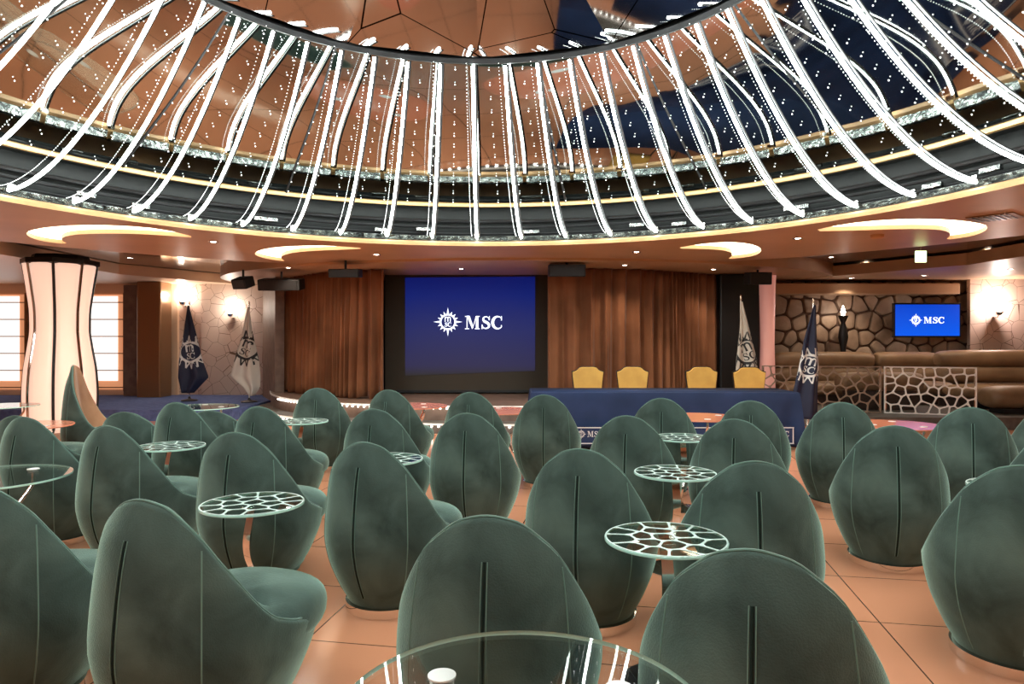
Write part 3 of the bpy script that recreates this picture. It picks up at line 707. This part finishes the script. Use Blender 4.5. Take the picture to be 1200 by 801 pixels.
# ------------------------------------------------------------------ long table with blue cloth
YT0, YT1 = 8.95, 9.80
tb = empty('conference_table', ((X(622,YT0)+X(938,YT0))/2, (YT0+YT1)/2, 0)); tag(tb, 'long folding conference table hidden under a navy cloth', 'table')
TW = X(938,YT0)-X(622,YT0)-.1
b = MB(); b.box((0,0,.73), (TW,.75,.03)); b.obj('tabletop', 'white', tb, bevel=.004)
for sx in (-1,1):
    for sy in (-1,1):
        b = MB(); b.tube([(sx*(TW/2-.2), sy*.3, 0),(sx*(TW/2-.2), sy*.3, .72)], .018, 8); b.obj('leg', 'dark_metal', tb)
tc_ = empty('tablecloth', tb.location); tag(tc_, 'navy blue tablecloth with a framed white sign, over the long table before the stage', 'tablecloth')
def cloth_mesh(W, Dp, h):
    b = MB(); rn = random.Random(3); per = []; hw, hd, r = W/2, Dp/2, .04
    pts = []
    def seg(a, c, n): return [(a[0]+(c[0]-a[0])*i/n, a[1]+(c[1]-a[1])*i/n) for i in range(n)]
    pts = seg((-hw,-hd),(hw,-hd),160)+seg((hw,-hd),(hw,hd),30)+seg((hw,hd),(-hw,hd),160)+seg((-hw,hd),(-hw,-hd),30)
    rows = [(0,.762),(.012,.757),(.018,.74)]+[(None, .74-.70*k/8) for k in range(1,9)]
    V = []; n = len(pts)
    for r_, z in rows:
        for i, (x, y) in enumerate(pts):
            nx = (x/hw if abs(abs(x)-hw) < 1e-6 else 0); ny = (y/hd if abs(abs(y)-hd) < 1e-6 else 0)
            corner = max(0, 1-min(math.hypot(abs(x)-hw, abs(y)-hd)/.35, 1))
            if r_ is None:
                k = (.74-z)/.7; fold = .018*k*math.sin(i*.33+math.sin(i*.07)*2)+.11*k*corner*math.cos(corner*5); off = .02+.03*k+fold
            else: off = r_
            V.append((x+nx*off, y+ny*off, z))
    b.add(V, [(k*n+i, k*n+(i+1)%n, (k+1)*n+(i+1)%n, (k+1)*n+i) for k in range(len(rows)-1) for i in range(n)])
    b.add([(-hw,-hd,.762),(hw,-hd,.762),(hw,hd,.762),(-hw,hd,.762)], [(0,1,2,3)])
    return b
o = cloth_mesh(TW+.06, .80, .75).obj('cloth', 'cloth_navy', tc_, smooth=True); s_ = o.modifiers.new('t','SOLIDIFY'); s_.thickness = .004; s_.offset = -1
yf = -.40-.125; YSN = tb.location.y+yf
sx0, sx1 = X(672,YSN)-tb.location.x, X(931,YSN)-tb.location.x; sz0, sz1 = Z(521,YSN), Z(499,YSN)
b = MB(); b.box(((sx0+sx1)/2, yf, (sz0+sz1)/2), (sx1-sx0, .012, sz1-sz0+.0)); b.obj('sign_panel', 'cloth_navy', tc_)
b = MB()
for z in (sz0+.02, sz1-.02): b.box(((sx0+sx1)/2, yf-.008, z), (sx1-sx0-.02, .004, .012))
for x in (sx0+.02, sx1-.02): b.box((x, yf-.008, (sz0+sz1)/2), (.012, .004, sz1-sz0-.03))
b.obj('sign_border', 'print_white', tc_)
zc = (sz0+sz1)/2+.02
polys_obj(sun(.055, True), lambda x, y: Vector((sx0+.10+x, yf-.008, zc+y)), 'sign_logo', 'print_white', tc_)
g, a = word('MSC', .075)
polys_obj(g, lambda x, y: Vector((sx0+.18+x, yf-.008, zc-.037+y)), 'sign_lettering', 'print_white', tc_)
polys_obj(g, lambda x, y: Vector((sx1-.07-a+x, yf-.008, zc-.037+y)), 'sign_lettering', 'print_white', tc_)
polys_obj(sun(.055, True), lambda x, y: Vector((sx1-.15-a+x, yf-.008, zc+y)), 'sign_logo', 'print_white', tc_)

# ------------------------------------------------------------------ yellow banquet chairs
def banquet():
    r = empty('banquet_chair', (0,0,0))
    def outline(g):
        hw = .235+g
        p = [(-.19-g,.50-g),(-.235-g,.90),(-.24-g,.955+g),(-.20-g,.965+g),(-.165,.985+g),(-.13,1.02+g),(-.09,1.03+g)]
        q = [(-x, z) for x, z in p[::-1]]; return p+q
    bm = holed(outline(0), [], .05, 'XZ'); o = bmobj(bm, 'backrest', 'yellow', r); o.location = (0,-.30,0)
    bv = o.modifiers.new('b','BEVEL'); bv.width = .015; bv.segments = 3; bv.limit_method = 'ANGLE'
    bm = holed(outline(.012), [], .025, 'XZ'); o = bmobj(bm, 'back_frame', 'dark_metal', r); o.location = (0,-.312,0)
    b = MB(); b.box((0,0,.44), (.44,.46,.08)); b.obj('seat', 'yellow', r, bevel=.03)
    for sx in (-1,1):
        b = MB(); b.tube([(sx*.19,.2,.40),(sx*.2,.22,0)], .013, 8); b.obj('leg', 'dark_metal', r)
        b = MB(); b.tube([(sx*.19,-.24,.55),(sx*.19,-.22,.40),(sx*.2,-.26,0)], .013, 8); b.obj('leg', 'dark_metal', r)
    b = MB(); b.box((0,0,.395), (.42,.44,.02)); b.obj('seat_frame', 'dark_metal', r)
    reg(r); return r
bc = banquet()
blab = ['yellow-backed banquet chair, leftmost behind the navy table', 'yellow-backed banquet chair, second from the screen behind the navy table', 'yellow-backed banquet chair just left of the flag, third behind the navy table', 'yellow-backed banquet chair in front of the right white flag']
for i, (px, py) in enumerate(((692,426),(744,427),(829,427),(885,429))):
    o = bc if i == 0 else dup(bc); D = 10.25 - .1*(i % 2)
    if i == 3: D = 10.08
    if i < 2: D = 10.3
    o.location = (X(px,D), D, 0); o.rotation_euler = (0,0,PI+R((2,-3,2,-2)[i])); tag(o, blab[i], 'chair', 'yellow chairs behind the navy table')

# ------------------------------------------------------------------ booth sofas, railing, statue on the right
def roll(b, c, hx, hy, hz, n=20, m_=18, e=.35):
    V = []
    def sg(v, p): return math.copysign(abs(v)**p, v)
    for i in range(m_+1):
        th = -PI/2+PI*i/m_
        for k in range(n):
            a = 2*PI*k/n; V.append((c[0]+hx*sg(math.sin(th), e), c[1]+hy*sg(math.cos(th), e)*sg(math.cos(a), .8), c[2]+hz*sg(math.cos(th), e)*sg(math.sin(a), .8)))
    b.add(V, [(i*n+k, i*n+(k+1)%n, (i+1)*n+(k+1)%n, (i+1)*n+k) for i in range(m_) for k in range(n)])
def sofa(name, x0, x1, D, lab, zb):
    s_ = empty(name, ((x0+x1)/2, D, .2)); hw = (x1-x0)/2; tag(s_, lab, 'sofa', 'brown booth sofas')
    b = MB(); roll(b, (0,.25,zb-.2-.16), hw, .22, .17); b.obj('back_cushion', 'leather', s_, smooth=True)
    b = MB(); roll(b, (0,.2,zb-.2-.45), hw, .2, .16); b.obj('lower_back_cushion', 'leather', s_, smooth=True)
    b = MB(); roll(b, (0,-.15,.31), hw, .38, .13); b.obj('seat_cushion', 'leather', s_, smooth=True)
    b = MB(); b.box((0,-.02,.09), (2*hw-.1,.6,.18)); b.obj('plinth', 'dark_metal', s_)
    return s_
sofa('booth_sofa', X(908,13.6), X(1030,13.6), 13.6, 'brown leather booth sofa behind the navy flag', 1.2)
sofa('booth_sofa', X(1032,13.6), X(1105,13.6), 13.6, 'brown leather booth sofa under the television', 1.2)
sofa('booth_sofa', X(1107,12.7), X(1260,12.7), 12.7, 'brown leather booth sofa below the far right wall lamp', 1.25)
pf = empty('pouf', (X(1195,11.7), 11.7, .2)); tag(pf, 'large rounded tan leather pouf right of the white lattice panel', 'pouf')
b = MB(); roll(b, (0,0,.27), .62, .3, .2, e=.45); b.obj('cushion', 'leather', pf, smooth=True)
b = MB(); b.box((0,0,.04), (.8,.35,.08)); b.obj('plinth', 'dark_metal', pf)
bo = empty('bolster', (X(1030,12.3), 12.3, .2)); tag(bo, 'long tan leather bolster bench seen through the lattice railing', 'bench')
b = MB(); roll(b, (0,0,.50), .75, .2, .17, e=.3); b.obj('cushion', 'leather', bo, smooth=True)
b = MB(); b.box((0,0,.17), (1.2,.25,.34)); b.obj('plinth', 'dark_metal', bo)
def railing(p0, p1, z0, z1, seed, m, lab):
    L = math.hypot(p1[0]-p0[0], p1[1]-p0[1]); a = math.atan2(p1[1]-p0[1], p1[0]-p0[0]); H = z1-z0
    r = empty('lattice_railing', (p0[0], p0[1], z0), a); tag(r, lab, 'railing', 'giraffe-pattern railings')
    fr = .018; hs = cells(seeds_rect(L, H, .17, random.Random(seed), .36), [(fr,fr),(L-fr,fr),(L-fr,H-fr),(fr,H-fr)], .022)
    hs = [chaikin(c, 1, .15) for c in hs]
    bmobj(holed([(0,0),(L,0),(L,H),(0,H)], hs, .02, 'XZ'), 'lattice', m, r)
    b = MB(); b.box((L/2,.03,H/2), (L,.008,H)); b.obj('glass_panel', 'glass_case', r)
    for x in (.02, L-.02):
        b = MB(); b.box((x,.03,H/2-.005), (.03,.03,H+.01)); b.obj('post', 'chrome', r)
railing((X(1036,11.6),11.6), (X(1145,11.15),11.15), .205, 1.0, 4, 'lattice', 'white lattice railing panel with giraffe pattern before the brown sofas')
railing((X(893,12.0),12.0), (X(1033,11.62),11.62), .205, 1.0, 9, 'lattice_dim', 'lattice railing panel with its dimness put into the colour, behind the right navy flag')
b0 = empty('torch_statue', (X(988,14.15), 14.15, .2)); tag(b0, 'slim dark torch statue lamp standing against the stone wall', 'floor lamp')
b = MB(); b.lathe([(.001,0),(.14,.0),(.14,.06),(.05,.12),(.045,.5),(.08,.7),(.05,.9),(.06,1.1),(.10,1.3),(.07,1.5),(.04,1.6),(.09,1.72),(.10,1.75),(.001,1.74)], n=20); b.obj('body', 'dark_metal', b0, smooth=True)
b = MB(); b.lathe([(.001,1.75),(.035,1.77),(.045,1.83),(.02,1.92),(.001,1.96)], n=14); b.obj('flame_bulb', 'bulb', b0, smooth=True)

# ------------------------------------------------------------------ ceiling fittings
def downlight():
    r = empty('downlight', (0,0,0))
    b = MB(); b.lathe([(.035,-.002),(.062,-.006),(.066,0),(.066,.01)], n=24); b.obj('trim_ring', 'chrome', r, smooth=True)
    b = MB(); b.cap_lathe([(.036,-.001),(.036,.004)], n=20); b.obj('lens', 'bulb', r)
    light('SPOT', (0,0,-.02), DOWN_W, (1,.82,.62), .03, spot=R(115), parent=r)
    reg(r); return r
dl = downlight()
dls = [(250,283,ZC,'between the two left crescent coves'),(441,298,ZC,'above the left curtain'),(746,295,ZC,'above the right curtain'),(935,279,ZC,'between the two right crescent coves'),
 (152,302,2.93,'in the dark ceiling right of the pink column'),(157,315.5,2.93,'lower one in the dark ceiling by the pink column'),(265,317,2.93,'at the end of the dark ceiling left of the stage'),
 (137,334,2.72,'over the right window blind'),(974,301,2.93,'in the dark ceiling above the right navy flag'),(1015,309,2.93,'in the dark ceiling left of the exit sign'),(1158,294,2.93,'in the dark ceiling near the right wall'),
 (997,325.5,2.70,'in the tan ceiling above the torch statue'),(1083,322.5,2.70,'in the tan ceiling above the television'),(1185,315,2.70,'in the tan ceiling above the far right wall lamp'),(1012,300,0,'')]
first = True
for px, py, z, t in dls[:-1]:
    x, y = PZ(px, py, z); o = dl if first else dup(dl); first = False; o.location = (x, y, z-.003 if z else 0); tag(o, 'small round ceiling downlight '+t, 'downlight', 'ceiling downlights')
for x, y, t in ((-3.9, 11.9, 'over the left stage curtain'), (-.9, 12.1, 'over the projection screen'), (1.9, 11.5, 'over the middle of the right stage curtain'), (3.6, 12.2, 'over the right end of the right stage curtain')):
    o = dup(dl); o.location = (x, y, 2.707); tag(o, 'small round downlight in the canopy '+t, 'downlight', 'canopy downlights')
for k, (x, y) in enumerate([(-6.2,3),(6.0,2.6),(-5.0,0),(5.0,0),(-2,-1.4),(2,-1.4)]):  # extra downlights out of view, added to light the rear of the room
    o = dup(dl); o.location = (x, y, ZC-.003); tag(o, 'added downlight out of view in the near part of the ring ceiling', 'downlight', 'added downlights out of view')
x, y = PZ(1028, 275, ZC); b = MB(); b.cap_lathe([(.05,-.05),(.075,-.035),(.08,0)], c=(x,y,ZC), n=24); tag(b.obj('smoke_detector', 'lip', smooth=True), 'round smoke detector on the tan ceiling above the right navy flag', 'smoke detector')
x, y = PZ(1166, 254, ZC); vt = empty('air_vent', (x,y,ZC), R(40)); tag(vt, 'square air vent in the tan ceiling at the right', 'air vent')
b = MB(); b.box((0,0,-.006), (.42,.42,.012)); b.obj('frame', 'bronze', vt)
b = MB()
for k in range(7): b.box((0,-.15+k*.05,-.014), (.36,.02,.008))
b.obj('grille', 'dark_metal', vt)
x, y = PZ(193, 320, 2.93); b = MB(); b.cap_lathe([(.03,-.15),(.09,-.12),(.10,-.05),(.05,-.01),(.05,0)], c=(x,y,2.93), n=24); tag(b.obj('ceiling_spotlight', 'chrome', smooth=True), 'round chrome spotlight under the dark ceiling left of the stage', 'spotlight')
D = 9.6; ex = empty('exit_sign', (X(1079,D), D, 2.93-.42)); tag(ex, 'small glowing green-white exit sign hanging under the dark ceiling', 'exit sign')
b = MB(); b.box((0,0,.11), (.15,.03,.16)); b.obj('light_box', 'exit_light', ex, bevel=.005)
b = MB(); b.tube([(0,0,.19),(0,0,.42)], .008, 6); b.obj('hanger', 'chrome', ex)
def speaker(px, py, D, sz, lab, zt=2.68, tilt=20, rz=0):
    z = Z(py, D); s_ = empty('stage_speaker', (X(px,D), D, z), rz); tag(s_, lab, 'speaker', 'black stage speakers')
    b = MB(); b.box((0,0,0), sz); o = b.obj('cabinet', 'black', s_, bevel=.02); o.rotation_euler.x = R(tilt)
    b = MB(); b.box((0,-sz[1]/2-.005,0), (sz[0]*.88,.012,sz[2]*.86)); g_ = b.obj('grille', 'dark_metal', o)
    b = MB(); b.tube([(0,0,sz[2]*.3),(0,0,zt-z)], .02, 8); b.obj('bracket', 'dark_metal', s_)
speaker(285, 331, 12.0, (.3,.25,.18), 'small black speaker under the canopy by the left white flag', rz=R(-20))
speaker(330, 333, 12.3, (.75,.35,.2), 'wide black speaker under the canopy left of the left curtain', tilt=10)
speaker(405, 320, 11.2, (.5,.3,.14), 'black speaker hanging over the left curtain', tilt=5, zt=2.76)
speaker(664, 317, 11.2, (.6,.3,.2), 'black speaker hanging over the right curtain beside the screen', tilt=5, zt=2.76)
speaker(888, 326, 12.0, (.4,.3,.22), 'black speaker hanging over the dark pillar by the right white flag', tilt=5)

# ------------------------------------------------------------------ glass tables
def S_ribbon(): return [(0.0,.0,.60),(-.012,0,.55),(-.03,0,.47),(-.035,0,.40),(-.02,0,.33),(.02,0,.25),(.055,0,.18),(.07,0,.10),(.07,0,.02)]
def side_table():
    r = empty('side_table', (0,0,0)); RT_ = .252
    b = MB(); b.cap_lathe([(RT_,.608),(RT_,.62)], n=64); 
    o = b.obj('glass_top', ['glass'], r)
    b = MB(); b.lathe([(RT_+.0008,.608),(RT_+.0025,.610),(RT_+.0025,.618),(RT_+.0008,.62)], n=72); b.obj('glass_edge', 'edge_glass', r, smooth=True)
    rn = random.Random(11); sd = [(0.02,.01)]
    for k in range(6): sd.append((.105*math.cos(k*PI/3+rn.uniform(-.3,.3)), .105*math.sin(k*PI/3+rn.uniform(-.3,.3))))
    for k in range(12): sd.append(((.195+rn.uniform(-.02,.02))*math.cos(k*PI/6+rn.uniform(-.15,.15)), (.195+rn.uniform(-.02,.02))*math.sin(k*PI/6+rn.uniform(-.15,.15))))
    hs = [chaikin(c, 1, .2) for c in cells(sd, circ(0,0,RT_-.007,40), .011)]
    o = bmobj(holed(circ(0,0,RT_,64), hs, .0015, 'XY'), 'frosted_pattern', 'frost', r); o.location.z = .6205
    b = MB(); b.ribbon(spl(S_ribbon(), 5), (0,1,0), .05, .009); b.obj('stem', 'chrome', r, smooth=True)
    b = MB(); b.box((0,0,.602), (.09,.06,.010)); b.obj('top_clamp', 'chrome', r, bevel=.002)
    b = MB(); b.cap_lathe([(.17,.0),(.17,.008),(.15,.014)], c=(.03,0,0), n=40); b.obj('foot', 'chrome', r, smooth=True)
    reg(r); return r
stb = side_table()
Dt = lambda y: (EYE-.62)*F/(y-HY)
small = [(780,630,95,'round giraffe-pattern glass side table nearest the viewer, right of centre'),(791,553,95,'round giraffe-pattern glass side table, middle of the row of three right of centre'),(800,512,92,'round giraffe-pattern glass side table, farthest of the row of three right of centre'),
 (296,589,60,'round giraffe-pattern glass side table behind the chair with the visible front seat'),(200,522,60,'round giraffe-pattern glass side table between two dark chairs left of centre'),(453,537,60,'round giraffe-pattern glass side table half hidden in the centre of the hall'),
 (355,493,60,'round giraffe-pattern glass side table in front of the farthest chair left'),(549,502,40,'round giraffe-pattern glass side table almost hidden behind the chair below the screen'),(1194,570,80,'round giraffe-pattern glass side table cut by the right picture edge')]
for i, (px, py, rz, lab) in enumerate(small):
    o = stb if i == 0 else dup(stb); D = Dt(py); o.location = (X(px,D), D, 0); o.rotation_euler = (0,0,R(rz)); tag(o, lab, 'side table', 'giraffe-pattern glass side tables')
def big_table(top='glass_plain', edge='edge_glass', name='glass_table'):
    r = empty(name, (0,0,0)); r0 = .42
    b = MB(); b.cap_lathe([(r0,.608),(r0,.62)], n=80); b.obj('table_top', top, r)
    b = MB(); b.lathe([(r0+.0008,.608),(r0+.002,.611),(r0+.002,.617),(r0+.0008,.62)], n=80); b.obj('top_edge', edge, r, smooth=True)
    for k in range(3):
        a = 2*PI*k/3+.5; c, s_ = math.cos(a), math.sin(a)
        b = MB(); P = spl([(.25*c,.25*s_,.60),(.24*c,.24*s_,.52),(.14*c,.14*s_,.40),(.05*c,.05*s_,.28),(.10*c,.10*s_,.12),(.26*c,.26*s_,.012)], 5); b.tube(P, .012, 10); b.obj('leg', 'chrome', r, smooth=True)
        b = MB(); b.cap_lathe([(.035,0),(.035,.004)], c=(.25*c,.25*s_,.6203), n=28); b.cap_lathe([(.03,-.004),(.03,0)], c=(.25*c,.25*s_,.6075), n=24); b.obj('leg_cap', 'satin_steel', r)
    reg(r); return r
bt = big_table(); lt = big_table('lacquer', 'lacquer', 'lacquer_table'); used_l = False
big = [(612,835,'large round clear glass table in the near foreground',(0,1.53)),(-10,558,'large round clear glass table at the left picture edge',None),(28,498,'round glossy terracotta-topped table left of the tall chair by the pink column',None),(0,475,'round glass table farthest left by the window',None),
 (485,475,'round terracotta-topped table before the left end of the projection screen',None),(592,480.5,'round terracotta-topped table before the right end of the projection screen',None),(822,488,'round terracotta-topped table in front of the navy tablecloth',None),(1050,497,'round terracotta-topped table below the white lattice railing',None),(238,476,'round glass table behind the low green chair near the flags',None)]
for i, (px, py, lab, fix) in enumerate(big):
    lac = 'terracotta' in lab
    if lac: o = dup(lt) if used_l else lt; used_l = True
    else: o = bt if i == 0 else dup(bt)
    D = Dt(py) if not fix else fix[1]; o.location = ((X(px,D)), D, 0); o.rotation_euler = (0,0,R(40*i)+(R(113) if i == 0 else 0)); tag(o, lab, 'table', 'terracotta-topped lounge tables' if lac else 'plain glass lounge tables')

# ------------------------------------------------------------------ egg chairs
RIM = [(0,.92),(18,.905),(40,.83),(60,.685),(85,.50),(110,.405),(145,.355),(180,.345)]
KZ = [(.05,.63),(.10,.71),(.18,.82),(.30,.945),(.42,1.0),(.60,.965),(.78,.885),(.92,.74)]
def egg(name, hs=1.0, wx=.345, yb=.37, yfr=.54, lining=None, drop=0):
    root = empty(name, (0,0,0)); N = 72
    def rim(deg):
        deg = abs((deg+180) % 360-180); z = smooth_tbl(RIM, deg); return .345+(z-.345)*hs
    def plan(deg, k):
        a = R(deg); c = math.cos(a); L = yb if c > 0 else yfr
        return Vector((wx*k*math.sin(a), -L*(k if c > 0 else .35+.65*k)*c, 0))
    def kz(z): return smooth_tbl([(t*(1 if t < .42 else 1), v) for t, v in KZ], z if z < .42 else .42+(z-.42)/hs)
    def outer(deg, z): p = plan(deg, kz(z)); p.z = z; return p
    b = MB(); V = []; NO = 16; prof = []
    for i in range(N):
        d = 360*i/N; zr = rim(d); col = []
        for j in range(NO+1):
            z = .05+(zr-.018-.05)*j/NO; col.append(outer(d, z))
        top = outer(d, zr-.018); inn = Vector((-top.x, -top.y+.03, 0)); inn.normalize()
        for ang in (35, 70, 105, 145):
            q = top+inn*(.024*(1-math.cos(R(ang))))+Vector((0,0,.018*math.sin(R(ang)))); col.append(q)
        s0 = col[-1]; fl = plan(d, .42)+Vector((0,.03,0)); fl.z = .40 if s0.z > .46 else min(.36, s0.z-.01)
        for j in range(1, 7):
            t = j/6; q = s0.lerp(fl, t); q.z = s0.z+(fl.z-s0.z)*(1-(1-t)**1.35) ; col.append(q)
        col.append(Vector((0,.04,.37)))
        prof.append(col)
    L = len(prof[0]); V = [p for c in prof for p in c]; Fq = []; mi = []
    for i in range(N):
        for j in range(L-1):
            Fq.append((i*L+j, ((i+1)%N)*L+j, ((i+1)%N)*L+j+1, i*L+j+1)); mi.append(1 if (lining and j > NO+2) else 0)
    b.add(V, Fq); b.m = mi
    b.add([prof[i][0] for i in range(N)], [tuple(range(N))])
    b.obj('shell', ['velvet', lining or 'velvet'], root, smooth=True)
    # seat cushion with a curved tuck
    b = MB(); n, m_ = 48, 20; V = []
    def sg(v, p): return math.copysign(abs(v)**p, v)
    for j in range(m_+1):
        th = -PI/2+PI*j/m_
        for k in range(n):
            a = 2*PI*k/n; cr = max(abs(math.cos(th)), 0)**.55
            x = (wx-.025)*cr*sg(math.cos(a), .92); y = .13+(.425*cr)*sg(math.sin(a), .92); zc_ = .375; hz = .105
            z = zc_+hz*sg(math.sin(th), .8)
            if th > 0: z -= .034*math.exp(-((y-.16+.9*x*x)/.022)**2)*(math.sin(th)); z += .02*math.sin(th)*max(0, 1-((y-.3)/.2)**2)
            V.append((x, y, z))
    b.add(V, [(j*n+k, j*n+(k+1)%n, (j+1)*n+(k+1)%n, (j+1)*n+k) for j in range(m_) for k in range(n)])
    b.obj('seat_cushion', 'velvet', root, smooth=True)
    b = MB(); b.tube([outer(0, z)+Vector((0,-.001,0)) for z in [.12+(.80*hs-.12)*i/20 for i in range(21)]], .0042, 6); 
    for s_ in (-1.6,1.6): b.tube([outer(s_, z)+Vector((0,-.001,0)) for z in [.12+(.80*hs-.12)*i/20 for i in range(21)]], .0018, 6, mi=1)
    b.obj('centre_seam', ['seam','piping'], root)
    for s_ in (-1,1):
        b = MB(); b.tube([outer(s_*46, z)*1.0 for z in [.08+(rim(46)-.03-.08)*i/16 for i in range(17)]], .0028, 6); b.obj('side_seam', 'piping', root)
    b = MB(); b.tube([prof[i][NO+2]+Vector((0,0,.001)) for i in range(N)], .0042, 6, closed=True); b.obj('rim_piping', 'piping', root)
    b = MB(); b.cap_lathe([(.232,.0),(.236,.004),(.236,.05),(.22,.056)], n=56, sx=1, sy=1.08); b.obj('swivel_base', 'chrome', root, smooth=True)
    reg(root); return root
e0 = egg('egg_chair')
chairs = [
 (-52,572,-2,'green velvet egg chair cut by the left picture edge, nearest the viewer'),
 (148,590,20,'large green velvet egg chair whose tucked seat shows on its right, nearest left'),
 (568,610,7,'green velvet egg chair directly behind the foreground glass table'),
 (882,652,23,'green velvet egg chair cut by the bottom edge, right of the foreground glass table'),
 (1205,548,25,'green velvet egg chair cut by the right picture edge, nearest right'),
 (115,500,16,'green velvet egg chair between the left glass table and the pink column side'),
 (18,489.5,14,'green velvet egg chair behind the large glass table at the left edge'),
 (268,508,10,'green velvet egg chair right behind the leftmost near side table'),
 (420,520,20,'green velvet egg chair left of centre with its chrome base and seat visible'),
 (677,528,18,'green velvet egg chair left of the nearest giraffe-pattern table'),
 (889,543,9,'green velvet egg chair right of the nearest giraffe-pattern table'),
 (1052,500,19,'green velvet egg chair with its whole back and chrome base in view, right aisle'),
 (545,485,10,'green velvet egg chair below the screen logo, second row of the middle'),
 (733,488,20,'green velvet egg chair left of the middle giraffe-pattern table'),
 (860,492,24,'green velvet egg chair right of the farthest giraffe-pattern table'),
 (988,472,18,'green velvet egg chair between the navy tablecloth and the lattice railing'),
 (1140,478,28,'green velvet egg chair in front of the right end of the white lattice'),
 (1262,499,22,'green velvet egg chair at the right edge behind the cut-off side table'),
 (1245,470,22,'green velvet egg chair peeping in at the right edge below the pouf'),
 (434,480,12,'green velvet egg chair directly behind the central half-hidden side table'),
 (297,477,14,'green velvet egg chair right of the small dark gap below the left white flag'),
 (200,472,14,'green velvet egg chair behind the side table below the left navy flag'),
 (370,455,0,'green velvet egg chair below the left curtain, its side table in front'),
 (452,457,15,'green velvet egg chair between the left curtain and the screen, farthest row'),
 (549,460,12,'green velvet egg chair under the projection screen, farthest row'),
 (637,463,8,'green velvet egg chair touching the left corner of the navy tablecloth, farthest row'),
 (775,467,14,'green velvet egg chair in front of the middle of the navy tablecloth'),
 (880,470,18,'green velvet egg chair in front of the right part of the navy tablecloth'),
]
YAPEX = .32
for i, (px, py, yaw, lab) in enumerate(chairs):
    o = e0 if i == 0 else dup(e0); D = (EYE-.92)*F/(py-HY); a = R(yaw)
    o.location = (X(px,D)+YAPEX*math.sin(a), D+YAPEX*math.cos(a), 0); o.rotation_euler = (0,0,-a)
    tag(o, lab, 'chair', 'green velvet egg chairs')
def one(o, px, py, yaw, h, lab, D=None):
    D = D or (EYE-h)*F/(py-HY); a = R(yaw); o.location = (X(px,D)+YAPEX*math.sin(a), D+YAPEX*math.cos(a), 0); o.rotation_euler = (0,0,-a); tag(o, lab, 'chair'); return o
one(egg('tall_egg_chair', hs=1.44, lining='velvet_lining'), 78, 428, 72, 1.17, 'tall green velvet chair with brown inner lining in front of the pink column')
t1 = egg('tub_chair', hs=.80, wx=.36, lining='velvet_lining'); one(t1, 141, 484, 6, .80, 'low green tub chair with brown lining beside the tall chair')
t2 = one(egg('tub_chair', hs=.64, wx=.36, lining='velvet_lining'), 243, 482, 5, .71, 'low green tub chair between two egg chairs below the left flags')
t3 = one(dup(t1), 12, 500, 10, .70, 'low green tub chair behind the left glass table', D=5.75)
